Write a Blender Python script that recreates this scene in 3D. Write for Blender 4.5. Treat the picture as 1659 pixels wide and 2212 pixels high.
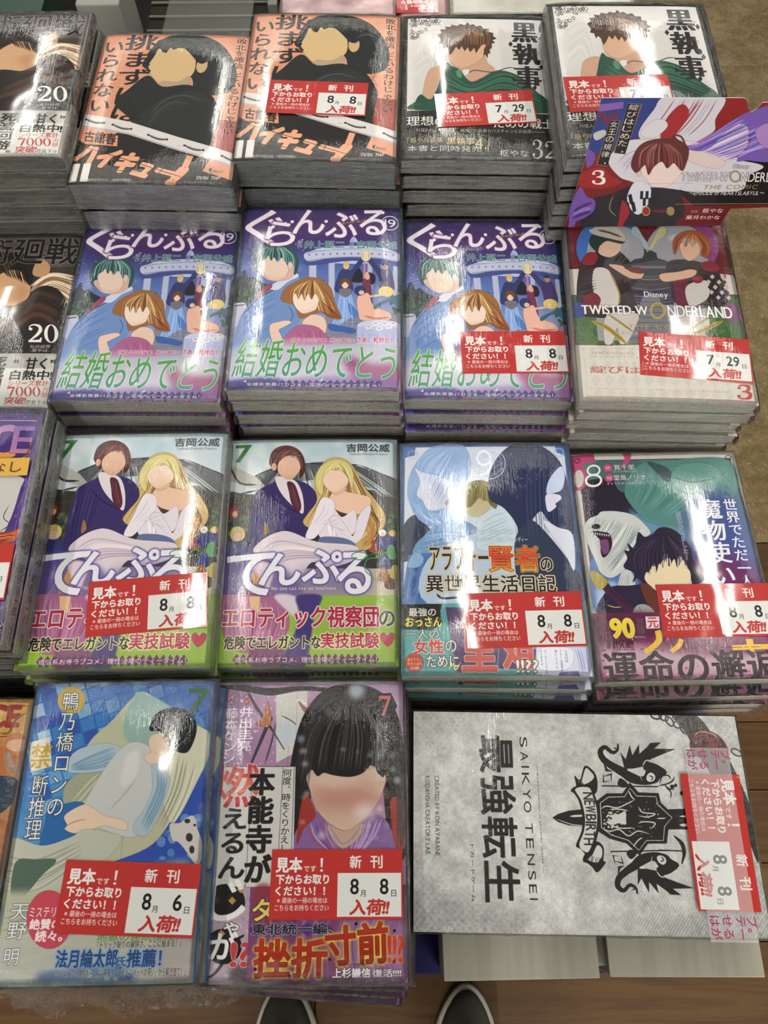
import bpy, bmesh, math, random
import numpy as np
from mathutils import Vector, Matrix, noise as mnoise
for _o in list(bpy.data.objects): bpy.data.objects.remove(_o, do_unlink=True)
S = bpy.context.scene
COL = S.collection

# ------------------------------------------------------------------ camera
PITCH, ROLL, FPX = 1.1466150105624062, -0.008919925673857942, 1664.6626
cd = bpy.data.cameras.new('camera')
cd.sensor_fit = 'HORIZONTAL'; cd.sensor_width = 36.0; cd.lens = 36.0 * FPX / 1659.0
cd.clip_start = 0.02; cd.clip_end = 60
cam = bpy.data.objects.new('camera', cd); COL.objects.link(cam); S.camera = cam
_f = Vector((0, math.cos(PITCH), -math.sin(PITCH))); _r0 = Vector((1, 0, 0)); _u0 = _r0.cross(_f)
_r = _r0 * math.cos(ROLL) + _u0 * math.sin(ROLL); _u = -_r0 * math.sin(ROLL) + _u0 * math.cos(ROLL)
cam.matrix_world = Matrix((( _r.x, _u.x, -_f.x, 0), (_r.y, _u.y, -_f.y, 0), (_r.z, _u.z, -_f.z, 0), (0, 0, 0, 1)))

# ------------------------------------------------------------------ world: the dim bounce of a shop interior
w = bpy.data.worlds.new('shop_air'); S.world = w; w.use_nodes = True
w.node_tree.nodes['Background'].inputs[0].default_value = (0.95, 0.965, 0.92, 1)
w.node_tree.nodes['Background'].inputs[1].default_value = 0.31

# ------------------------------------------------------------------ lights: ceiling rows of fluorescent tubes running away from the viewer
def tube(name, x, y, z=1.38, length=1.18, width=0.036, power=15.0):
    l = bpy.data.lights.new(name, 'AREA'); l.shape = 'RECTANGLE'; l.size = width; l.size_y = length
    l.energy = power; l.color = (1.0, 0.965, 0.88)
    o = bpy.data.objects.new(name, l); o.location = (x, y, z); COL.objects.link(o)
    return o
for xx in (-1.46, -0.60, 0.26, 1.12, 1.98):
    for k in range(4):
        tube('ceiling_tube', xx, 0.86 + 1.24 * k)
    for k in range(3):
        tube('ceiling_tube', xx, -1.9 - 1.24 * k, power=95.0)

S.view_settings.view_transform = 'Standard'; S.view_settings.look = 'None'
S.view_settings.gamma = 1.0; S.view_settings.use_curve_mapping = False
S.view_settings.exposure = -1.52

# ------------------------------------------------------------------ object helpers
def tag(o, label=None, cat=None, group=None, kind=None):
    if label: o['label'] = label
    if cat: o['category'] = cat
    if group: o['group'] = group
    if kind: o['kind'] = kind
    return o
def empty(name, loc=(0, 0, 0), rz=0.0):
    o = bpy.data.objects.new(name, None); o.empty_display_size = 0.03
    o.location = loc; o.rotation_euler = (0, 0, rz); COL.objects.link(o); return o
def mesh_from(name, V, F, mats, uv=None, smooth=False, mi=None):
    me = bpy.data.meshes.new(name); me.from_pydata([tuple(v) for v in V], [], F)
    for m in (mats if isinstance(mats, (list, tuple)) else [mats]): me.materials.append(m)
    if uv is not None:
        l = me.uv_layers.new(name='UVMap'); fl = []
        for f in F:
            for i in f: fl += [uv[i][0], uv[i][1]]
        l.data.foreach_set('uv', fl)
    if mi: me.polygons.foreach_set('material_index', mi)
    if smooth: me.polygons.foreach_set('use_smooth', [True] * len(F))
    me.update(); return me
def link(name, me, parent=None, loc=(0, 0, 0), rot=(0, 0, 0)):
    o = bpy.data.objects.new(name, me); COL.objects.link(o); o.parent = parent
    o.location = loc; o.rotation_euler = rot; return o
def bevel_box(name, x0, x1, y0, y1, z0, z1, m, bev=0.002, seg=2):
    bm = bmesh.new(); bmesh.ops.create_cube(bm, size=1)
    bmesh.ops.scale(bm, vec=(x1 - x0, y1 - y0, z1 - z0), verts=bm.verts)
    bmesh.ops.translate(bm, vec=((x0 + x1) / 2, (y0 + y1) / 2, (z0 + z1) / 2), verts=bm.verts)
    if bev: bmesh.ops.bevel(bm, geom=bm.edges[:], offset=bev, segments=seg, affect='EDGES', profile=.5)
    me = bpy.data.meshes.new(name); bm.to_mesh(me); bm.free(); me.materials.append(m); return me
def s2l(c):
    return c / 12.92 if c <= 0.04045 else ((c + 0.055) / 1.055) ** 2.4
def lin(hx):
    return tuple(s2l(int(hx[i:i + 2], 16) / 255) for i in (0, 2, 4)) + (1,)
def mat(name, col='808080', rough=0.5, spec=0.5, metal=0.0):
    m = bpy.data.materials.new(name); m.use_nodes = True; b = m.node_tree.nodes['Principled BSDF']
    b.inputs['Base Color'].default_value = lin(col); b.inputs['Roughness'].default_value = rough
    b.inputs['Specular IOR Level'].default_value = spec; b.inputs['Metallic'].default_value = metal
    return m
class NT:
    def __init__(s, m): s.m = m; s.t = m.node_tree; s.b = s.t.nodes.get('Principled BSDF')
    def n(s, typ, **k):
        nd = s.t.nodes.new('ShaderNode' + typ)
        for a, b in k.items():
            if a.startswith('i_'):
                nd.inputs[a[2:].replace('_', ' ')].default_value = b
            else: setattr(nd, a, b)
        return nd
    def l(s, a, b): s.t.links.new(a, b)
    def ma(s, op, a, b=None, c=None, clamp=False):
        nd = s.t.nodes.new('ShaderNodeMath'); nd.operation = op; nd.use_clamp = clamp
        for i, v in enumerate((a, b, c)):
            if v is None: continue
            if isinstance(v, (int, float)): nd.inputs[i].default_value = v
            else: s.l(v, nd.inputs[i])
        return nd.outputs[0]
    def mapping(s, scale, src='Object'):
        tc = s.n('TexCoord'); mp = s.n('Mapping'); s.l(tc.outputs[src], mp.inputs[0]); mp.inputs['Scale'].default_value = scale
        return mp.outputs[0]
    def noise(s, vec, scale, detail=3, rough=.5, dist=0):
        nd = s.n('TexNoise'); s.l(vec, nd.inputs['Vector']); nd.inputs['Scale'].default_value = scale
        nd.inputs['Detail'].default_value = detail; nd.inputs['Roughness'].default_value = rough; nd.inputs['Distortion'].default_value = dist
        return nd.outputs['Fac']
    def ramp(s, fac, stops):
        r = s.n('ValToRGB'); e = r.color_ramp.elements
        while len(e) < len(stops): e.new(0.5)
        for k, (p, c) in enumerate(stops): e[k].position = p; e[k].color = lin(c)
        s.l(fac, r.inputs[0]); return r.outputs[0]
    def bump(s, h, strength, dist=0.001):
        b = s.n('Bump'); b.inputs['Strength'].default_value = strength; b.inputs['Distance'].default_value = dist
        s.l(h, b.inputs['Height']); return b.outputs[0]
# ------------------------------------------------------------------ a small vector painter for flat print
_GL = {}
_fc = bpy.data.curves.new('glyph', 'FONT'); _fo = bpy.data.objects.new('glyph', _fc); COL.objects.link(_fo)
_fc.resolution_u = 5
def glyph(ch):
    if ch in _GL: return _GL[ch]
    _fc.body = ch; bpy.context.view_layer.update()
    me = _fo.evaluated_get(bpy.context.evaluated_depsgraph_get()).to_mesh()
    V = np.array([(v.co.x, v.co.y) for v in me.vertices]) if len(me.vertices) else np.zeros((0, 2))
    cnt = {}
    for p in me.polygons:
        k = list(p.vertices)
        for a, b in zip(k, k[1:] + k[:1]):
            if (b, a) in cnt: del cnt[(b, a)]
            else: cnt[(a, b)] = 1
    E = np.array([(V[a][0], V[a][1], V[b][0], V[b][1]) for a, b in cnt]) if cnt else np.zeros((0, 4))
    wide = ord(ch) > 0x2000
    if len(E):
        x0, x1 = E[:, [0, 2]].min(), E[:, [0, 2]].max()
        adv = 1.0 if wide else (x1 - x0) + 0.09
        if not wide: E = E - np.array([x0, 0, x0, 0])
    else: adv = 1.0 if ch == '\u3000' else 0.3
    _GL[ch] = (E, adv); return _GL[ch]
def hexc(c): return np.array([int(c[i:i + 2], 16) / 255 for i in (0, 2, 4)], np.float32)
def raster(E, W, H, pad=0):
    """nonzero coverage of directed edges; returns mask and its corner"""
    if len(E) == 0: return None
    x0 = max(int(np.floor(E[:, [0, 2]].min())) - pad, 0); x1 = min(int(np.ceil(E[:, [0, 2]].max())) + pad + 1, W)
    y0 = max(int(np.floor(E[:, [1, 3]].min())) - pad, 0); y1 = min(int(np.ceil(E[:, [1, 3]].max())) + pad + 1, H)
    if x1 <= x0 or y1 <= y0: return None
    ss = 3 if (x1 - x0) * (y1 - y0) < 120000 else 2
    w, h = (x1 - x0) * ss, (y1 - y0) * ss
    A = (E - np.array([x0, y0, x0, y0])) * ss
    d = A[:, 3] - A[:, 1]; A = A[d != 0]; d = d[d != 0]
    lo = np.minimum(A[:, 1], A[:, 3]); hi = np.maximum(A[:, 1], A[:, 3])
    r0 = np.clip(np.ceil(lo - .5).astype(int), 0, h); r1 = np.clip(np.ceil(hi - .5).astype(int), 0, h)
    n = np.maximum(r1 - r0, 0)
    if n.sum() == 0: return None
    idx = np.repeat(np.arange(len(A)), n); st = np.concatenate([[0], np.cumsum(n)[:-1]])
    row = r0[idx] + np.arange(n.sum()) - st[idx]
    xx = A[idx, 0] + (row + .5 - A[idx, 1]) * (A[idx, 2] - A[idx, 0]) / d[idx]
    c = np.clip(np.ceil(xx - .5).astype(int), 0, w)
    acc = np.bincount(row * (w + 1) + c, weights=np.sign(d[idx]), minlength=h * (w + 1)).reshape(h, w + 1)[:, :w]
    m = (np.abs(np.cumsum(acc, 1)) > .5).astype(np.float32)
    return m.reshape(y1 - y0, ss, x1 - x0, ss).mean((1, 3)), x0, y0
def blur(m, r):
    r = max(int(round(r)), 1); k = 2 * r + 1
    for _ in range(2):
        for ax in (0, 1):
            p = np.pad(m, [(r + 1, r) if a == ax else (0, 0) for a in (0, 1)])
            c = np.cumsum(p, ax)
            m = (c[k:] - c[:-k]) / k if ax == 0 else (c[:, k:] - c[:, :-k]) / k
    return m
def dilate(m, r):
    if r < .4: return m
    k = int(math.ceil(r)); out = m.copy()
    for dy in range(-k, k + 1):
        for dx in range(-k, k + 1):
            f = r + .5 - math.hypot(dx, dy)
            if f <= 0 or (dx == 0 and dy == 0): continue
            s = np.roll(m, (dy, dx), (0, 1)); out = np.maximum(out, s if f >= 1 else s * f)
    return out
def smoothp(P, closed=True, k=5):
    n = len(P)
    if n < 3: return P
    if closed: a, b, c, d = np.roll(P, 1, 0), P, np.roll(P, -1, 0), np.roll(P, -2, 0)
    else:
        Q = np.vstack([2 * P[0] - P[1], P, 2 * P[-1] - P[-2]]); a, b, c, d = Q[:-3], Q[1:-2], Q[2:-1], Q[3:]
    t = np.arange(k)[:, None, None] / k
    R = .5 * ((2 * b) + (-a + c) * t + (2 * a - 5 * b + 4 * c - d) * t ** 2 + (-a + 3 * b - 3 * c + d) * t ** 3)
    R = R.transpose(1, 0, 2).reshape(-1, 2)
    return R if closed else np.vstack([R, P[-1:]])
def pts(p):
    if isinstance(p, str): p = [float(v) for v in p.replace(',', ' ').split()]
    return np.array(p, float).reshape(-1, 2)
class Sheet:
    """flat artwork, painted in the coordinates of a drawing sheet whose four corners are quad"""
    def __init__(s, wm, hm, quad, spine=0.0, res=5200):
        s.w, s.h = int(round(wm * res)), int(round(hm * res)); s.sp = int(round(spine * res)); s.W = s.w + s.sp
        s.a = np.ones((s.h, s.W, 3), np.float32) * .7; s.fo, s.fs = np.zeros(2), 1.0
        q = pts(quad); d = np.array([[0, 0], [s.w, 0], [s.w, s.h], [0, s.h]], float); M = []; B = []
        for (x, y), (u, v) in zip(q, d):
            M += [[x, y, 1, 0, 0, 0, -u * x, -u * y], [0, 0, 0, x, y, 1, -v * x, -v * y]]; B += [u, v]
        s.H = np.append(np.linalg.solve(np.array(M), np.array(B)), 1).reshape(3, 3)
        s.k = s.w / np.hypot(*((q[1] + q[2] - q[0] - q[3]) / 2))
        s.rng = np.random.RandomState(7); s.ink = None
    def frame(s, ox=0, oy=0, f=1.0): s.fo, s.fs = np.array([ox, oy]), f
    def X(s, P):
        P = P * s.fs + s.fo; q = np.c_[P, np.ones(len(P))] @ s.H.T; return q[:, :2] / q[:, 2:]
    def edges(s, Q): return np.c_[Q, np.roll(Q, -1, 0)]
    def col(s, col, m, y0, x0):
        if not isinstance(col, str): return col
        if '>' in col or '|' in col:
            v = '>' in col; cs = [hexc(c) for c in col.replace('|', '>').split('>')]
            n = m.shape[0 if v else 1]; t = np.linspace(0, len(cs) - 1.001, n); i = t.astype(int); f = (t - i)[:, None]
            cs = np.array(cs); g = cs[i] * (1 - f) + cs[i + 1] * f
            return g[:, None, :] if v else g[None, :, :]
        return hexc(col)
    def put(s, r, col, a=1.0):
        if r is None: return
        m, x0, y0 = r; m = m[..., None] * a; h, w = m.shape[:2]
        t = s.a[y0:y0 + h, x0:x0 + w]; t += (s.col(col, m, y0, x0) - t) * m
    def fill(s, E, col, bl=0, a=1.0, lim=None, ink=False):
        r = raster(E, lim or s.w, s.h, int(bl * 2.2) + 1 if bl else 0)
        if r is None: return
        if bl: r = (blur(r[0], bl), r[1], r[2])
        elif s.ink and ink and r[0].size > 500:
            q = raster(E, lim or s.w, s.h, 3); s.put((dilate(q[0], 1.15), q[1], q[2]), s.ink, .75)
        s.put(r, col, a)
    def bg(s, col): s.put((np.ones((s.h, s.w), np.float32), 0, 0), col)
    def P(s, p, col, bl=0, a=1.0, sm=1):
        p = pts(p); p = smoothp(p) if sm else p; s.fill(s.edges(s.X(p)), col, bl, a, None, bool(sm) and a > .9)
    def Q(s, p, col, bl=0, a=1.0): s.P(p, col, bl, a, 0)
    def R(s, x0, y0, x1, y1, col, a=1.0, bl=0):
        A = s.X(pts([x0, y0, x1, y1])); s.fill(s.edges(np.array([A[0], [A[1][0], A[0][1]], A[1], [A[0][0], A[1][1]]])), col, bl, a)
    def E(s, cx, cy, rx, ry, col, bl=0, a=1.0, rot=0):
        t = np.linspace(0, 2 * np.pi, 28, endpoint=False); c, n = math.cos(rot), math.sin(rot)
        X, Y = rx * np.cos(t), ry * np.sin(t); s.fill(s.edges(s.X(np.c_[cx + X * c - Y * n, cy + X * n + Y * c])), col, bl, a, None, min(rx, ry) > 18 and a > .9)
    def O(s, cx, cy, rx, ry, w, col, a=1.0):
        t = np.linspace(0, 2 * np.pi, 40, endpoint=False)
        o = s.X(np.c_[cx + rx * np.cos(t), cy + ry * np.sin(t)]); i = s.X(np.c_[cx + (rx - w) * np.cos(-t), cy + (ry - w) * np.sin(-t)])
        s.fill(np.vstack([s.edges(o), s.edges(i)]), col, 0, a)
    def L(s, p, w, col, a=1.0, bl=0, taper=1, sm=1):
        p = pts(p); p = smoothp(p, False, 6) if sm and len(p) > 2 else p
        if len(p) == 2 and taper: p = np.array([p[0] + (p[1] - p[0]) * t for t in (0, .25, .5, .75, 1)])
        n = len(p); t = np.linspace(0, 1, n); W = np.interp(t, np.linspace(0, 1, len(w)), w) if isinstance(w, (list, tuple)) else np.full(n, float(w))
        if taper and not isinstance(w, (list, tuple)): W = W * np.clip(np.minimum(t, 1 - t) * 5 + .15, 0, 1)
        d = np.gradient(p, axis=0); d /= np.maximum(np.hypot(d[:, 0], d[:, 1]), 1e-6)[:, None]; nn = np.c_[-d[:, 1], d[:, 0]] * W[:, None] / 2
        s.fill(s.edges(s.X(np.vstack([p + nn, (p - nn)[::-1]]))), col, bl, a)
    def HH(s, A, B, n, w, cols, a=.8, j=.06):
        """n tapered strands between two guide curves"""
        A, B = pts(A), pts(B); R = s.rng
        for i in range(n):
            t = (i + .5) / n + R.uniform(-.5, .5) / n; c = cols[R.randint(len(cols))]
            s.L(A * (1 - t) + B * t + R.normal(0, j * 30, A.shape), w * R.uniform(.5, 1.3), c, a)
    def dots(s, p, n, r0, r1, cols, a=.8, bl=0):
        p = pts(p); x0, y0 = p.min(0); x1, y1 = p.max(0); R = s.rng
        for i in range(n):
            r = R.uniform(r0, r1); s.E(R.uniform(x0, x1), R.uniform(y0, y1), r, r * R.uniform(.6, 1.2), cols[R.randint(len(cols))], bl, a)
    def T(s, txt, x0, y0, x1, y1, col, b=0, o=0, oc='ffffff', v=0, q=None, rot=0, gl=0, gc=None, a=1.0, ls=0, bx=0, o2=0, oc2=None, lim=None, uv=None):
        """text set into the box; b bold, o outline, gl soft glow; v vertical, rot turned clockwise"""
        es = []; x = 0
        for ch in txt:
            E, adv = glyph(ch)
            if len(E):
                D = E.copy()
                if v:
                    if ch in 'ー―～—': D = np.c_[D[:, 1] - .38 + .5, -(D[:, 0]) + .88, D[:, 3] - .38 + .5, -(D[:, 2]) + .88]
                    elif ch in '、。': D = D + np.array([.55, .55, .55, .55])
                    D = D + np.array([0, -x, 0, -x])
                else: D = D + np.array([x, 0, x, 0])
                es.append(D)
            x += (1.0 if v else adv) + ls
        if not es: return
        E = np.vstack(es); E[:, [1, 3]] *= -1
        b *= .72
        mx, Mx = E[:, [0, 2]].min(), E[:, [0, 2]].max(); my, My = E[:, [1, 3]].min(), E[:, [1, 3]].max()
        if v: mx, Mx = min(mx, .05), max(Mx, .95)
        U = np.c_[(E[:, 0] - mx) / (Mx - mx), (E[:, 1] - my) / max(My - my, 1e-3), (E[:, 2] - mx) / (Mx - mx), (E[:, 3] - my) / max(My - my, 1e-3)]
        if uv is not None: (cx0, cy0), (cx1, cy1) = uv[:2], uv[2:]; C = np.array([[cx0, cy0], [cx1, cy0], [cx1, cy1], [cx0, cy1]], float)
        elif q is not None: C = s.X(pts(q))
        else:
            A = s.X(pts([x0, y0, x1, y1])); C = np.array([A[0], [A[1][0], A[0][1]], A[1], [A[0][0], A[1][1]]])
        if rot == 90: C = C[[1, 2, 3, 0]]
        if rot == 180: C = C[[2, 3, 0, 1]]
        def mp(u, w):
            u, w = u[:, None], w[:, None]; return C[0] * (1 - u) * (1 - w) + C[1] * u * (1 - w) + C[2] * u * w + C[3] * (1 - u) * w
        G = np.c_[mp(U[:, 0], U[:, 1]), mp(U[:, 2], U[:, 3])]
        k = s.k if uv is None else 1
        pad = int((b + o + o2) * k + gl * k * 2.2 + bx) + 3
        r = raster(G, lim or s.w, s.h, pad)
        if r is None: return
        m, X0, Y0 = r
        if b * k >= .3: m = dilate(m, b * k)
        if bx:
            for d in range(1, int(bx) + 1): m = np.maximum(m, np.roll(m, 1, 1))
        if gl: s.put((np.clip(blur(dilate(m, gl * k * .6), gl * k * .7) * 1.3, 0, 1), X0, Y0), gc or oc, a)
        if o2: s.put((dilate(dilate(m, o * k), o2 * k), X0, Y0), oc2, a)
        if o: s.put((dilate(m, max(o * k, 1)), X0, Y0), oc, a)
        s.put((m, X0, Y0), col, a)
    def mottle(s, amp, cell, seed=1, mask=None):
        R = np.random.RandomState(seed); gh, gw = int(s.h / cell) + 3, int(s.W / cell) + 3; g = R.rand(gh, gw).astype(np.float32)
        y = np.arange(s.h) / cell; x = np.arange(s.W) / cell; yi = y.astype(int); xi = x.astype(int)
        fy = (y - yi)[:, None]; fx = (x - xi)[None]; fy = fy * fy * (3 - 2 * fy); fx = fx * fx * (3 - 2 * fx)
        n = g[yi][:, xi] * (1 - fy) * (1 - fx) + g[yi + 1][:, xi] * fy * (1 - fx) + g[yi][:, xi + 1] * (1 - fy) * fx + g[yi + 1][:, xi + 1] * fy * fx
        s.a += ((n - .5) * amp)[..., None] * (1 if mask is None else mask[..., None])
    def spine(s, col, items=()):
        s.a[:, s.w:] = hexc(col)
        for txt, y0, y1, c, b in items:
            s.T(txt, 0, 0, 0, 0, c, b=b, v=1, uv=(s.w + s.sp * .2, s.h * y0, s.w + s.sp * .8, s.h * y1), lim=s.W)
    def image(s, name):
        im = bpy.data.images.new(name, s.W, s.h, alpha=False)
        d = np.ones((s.h, s.W, 4), np.float32); d[..., :3] = np.clip(s.a[::-1], 0, 1)
        im.pixels.foreach_set(d.ravel()); im.update(); im.pack() if False else None
        return im
# ------------------------------------------------------------------ printed artwork (generic figures, the photographed lettering)
BW, BH, SW, SH = .1316, .182, .1166, .176
def serif2(s, x0, y0, x1, y1, c):
    w, h = x1 - x0, y1 - y0; f = lambda a: [x0 + v * w if i % 2 == 0 else y0 + v * h for i, v in enumerate(a)]
    s.L(f([.10, .30, .16, .10, .45, .03, .78, .12, .85, .32, .66, .56, .34, .78, .10, .94]), [w * .10, w * .07, w * .10, w * .2, w * .26, w * .2, w * .12, w * .1], c)
    s.Q(f([.05, .88, .75, .86, .88, .74, .96, .74, .90, 1, .05, 1]), c); s.E(x0 + w * .2, y0 + h * .27, w * .12, h * .08, c)
def serif0(s, x0, y0, x1, y1, c, hole):
    cx, cy, rx, ry = (x0 + x1) / 2, (y0 + y1) / 2, (x1 - x0) / 2, (y1 - y0) / 2
    s.E(cx, cy, rx, ry, c); s.E(cx, cy, rx * .5, ry * .9, hole)
def serif3(s, x0, y0, x1, y1, c):
    w, h = x1 - x0, y1 - y0; f = lambda a: [x0 + v * w if i % 2 == 0 else y0 + v * h for i, v in enumerate(a)]
    s.L(f([.12, .26, .2, .08, .5, .03, .78, .14, .76, .34, .58, .46, .36, .48]), [w * .1, w * .08, w * .1, w * .24, w * .22, w * .1, w * .06], c)
    s.L(f([.36, .48, .66, .5, .88, .64, .84, .86, .54, .98, .2, .94, .08, .78]), [w * .06, w * .12, w * .26, w * .26, w * .1, w * .08, w * .14], c)
    s.E(x0 + w * .16, y0 + h * .24, w * .12, h * .08, c); s.E(x0 + w * .16, y0 + h * .8, w * .13, h * .08, c)
def serif7(s, x0, y0, x1, y1, c):
    w, h = x1 - x0, y1 - y0; f = lambda a: [x0 + v * w if i % 2 == 0 else y0 + v * h for i, v in enumerate(a)]
    s.Q(f([.05, 0, 1, 0, .98, .12, .5, 1, .26, 1, .72, .18, .2, .18, .1, .3, .02, .3]), c)

def art_orange():
    s = Sheet(BW, BH, '680 182 1598 210 1462 1195 440 1183'.split(), .027); s.bg('cc8d70'); s.ink = '15110f'
    for y in range(330, 700, 26): s.L([640, y, 980, y + 26, 1500, y + 60], 2.2, 'a96f55', .5)
    s.HH('560 700 700 640 900 560', '620 380 760 470 940 520', 9, 2, ['a0664c'], .5)
    s.Q('1395 765 1520 770 1480 985 1300 960', '933e33')
    s.Q('430 950 600 820 700 890 760 850 900 800 1150 900 1320 960 1330 1030 1290 1102 1470 1155 1466 1200 438 1190', '1f1c1a')
    s.Q('520 800 700 850 765 870 760 940 560 920 500 880', 'cc8d70')
    # generic dark-haired figure in a black jacket, without features
    s.P('930 420 955 330 1010 250 1100 203 1230 195 1370 240 1460 330 1500 450 1475 560 1400 600 1310 600 1240 560 1200 470', '1d201f')
    s.P('958 345 985 300 1100 285 1200 300 1245 350 1245 430 1215 480 1150 512 1050 532 985 485 955 415', 'c4a678'); s.E(1288, 408, 34, 50, 'bd9c72', rot=.3)
    s.P('1040 510 1140 515 1205 480 1200 540 1040 548', 'a88f78')
    s.Q('955 400 985 340 990 300 1020 270 1045 320 1075 262 1110 300 1180 275 1250 330 1285 380 1270 300 1150 220 1020 230 950 320', '191c1b'); s.P('935 410 960 320 1030 240 1130 210 1250 240 1330 340 1320 380 1270 390 1190 300 1110 270 1060 320 1030 270 985 350', '191c1b')
    s.P('740 650 830 560 950 470 1040 545 1200 535 1330 590 1390 690 1395 760 1350 900 1310 1010 900 900 850 770', '1c1e1d')
    s.P('850 770 960 680 1090 600 1250 570 1350 650 1385 740 1350 880 1300 990 860 870', '232625')
    s.HH('960 720 1060 620 1200 590 1330 640', '940 880 1000 760 1060 700 1150 700', 8, 7, ['3c4444', '2e3535', '4a5254'], .6)
    s.HH('1290 380 1380 330 1430 480 1400 590', '1330 330 1440 360 1480 480 1450 580', 7, 5, ['3a474c', '4b5a60'], .7)
    s.HH('1000 260 1080 215 1200 205 1330 260', '1040 280 1120 250 1220 240 1330 330', 6, 3, ['39423c', '4d5548'], .7)
    s.T('いられない', 680, 236, 703, 702, '1c1a18', b=3, v=1, bx=2); s.T('挑まずには', 822, 192, 905, 775, '1c1a18', b=4, v=1, bx=3)
    s.T('敗北を確信しているわけじゃない', 1506, 226, 1478, 858, '211d1a', b=1.2, v=1, bx=1)
    s.T('確信していわけじゃない', 1372, 500, 1368, 935, '3b322a', b=1, v=1, a=.7)
    s.Q('535 712 830 775 1150 882 1490 985 1480 1072 1150 972 830 862 528 802', 'cbc6c4'); s.Q('535 790 830 850 1150 960 1480 1060 1480 1072 1150 972 830 862 528 802', 'a8a2a4')
    for x, y in ((560, 752), (732, 795), (955, 865), (1180, 935), (1410, 1000)): s.L([x, y, x + 60, y + 26, x + 115, y + 30], 13, '4a4645'); s.L([x + 6, y - 2, x + 60, y + 20, x + 108, y + 26], 5, '8a8583'); s.E(x, y, 9, 7, '3a3636'); s.E(x + 115, y + 30, 9, 7, '3a3636')
    s.T('古舘春', 0, 0, 0, 0, '241f1c', b=4, q=[558, 828, 758, 858, 745, 932, 548, 900])
    s.T('ハイキュー!!', 0, 0, 0, 0, 'd89a78', b=17, q=[575, 920, 1215, 1075, 1100, 1195, 478, 1025])
    s.Q('1198 998 1235 1005 1200 1082 1163 1070', 'd89a78')
    for p in ([480, 1075, 640, 830], [700, 1110, 820, 960], [980, 1170, 1080, 1040], [520, 930, 1280, 1180], [560, 1080, 900, 1110]): s.L(p, 4, '171513' if p[0] > 500 else '8a6a58')
    s.T('11', 484, 1052, 566, 1165, 'd5d2cd', b=9); s.T('春高全国大会I［椿原学園編］', 572, 1148, 846, 1170, 'cfccc6', b=1)
    s.T('576YEN', 1254, 1134, 1322, 1156, 'd0ccc6', b=2); s.T('356P', 1344, 1132, 1396, 1152, 'd0ccc6', b=2)
    s.E(1344, 1094, 15, 14, '23345a'); s.T('J', 1338, 1084, 1352, 1104, 'c8b440', b=2); s.T('ジャンプ', 1362, 1092, 1412, 1114, 'c9a04a', b=1.5, o=2, oc='2a1a18')
    s.spine('1d1b19', [('ハイキュー!!', .05, .5, 'd89a78', 2), ('古舘春一', .6, .8, 'c8c4c0', 1)])
    return s.image('print_orange_black')

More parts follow.
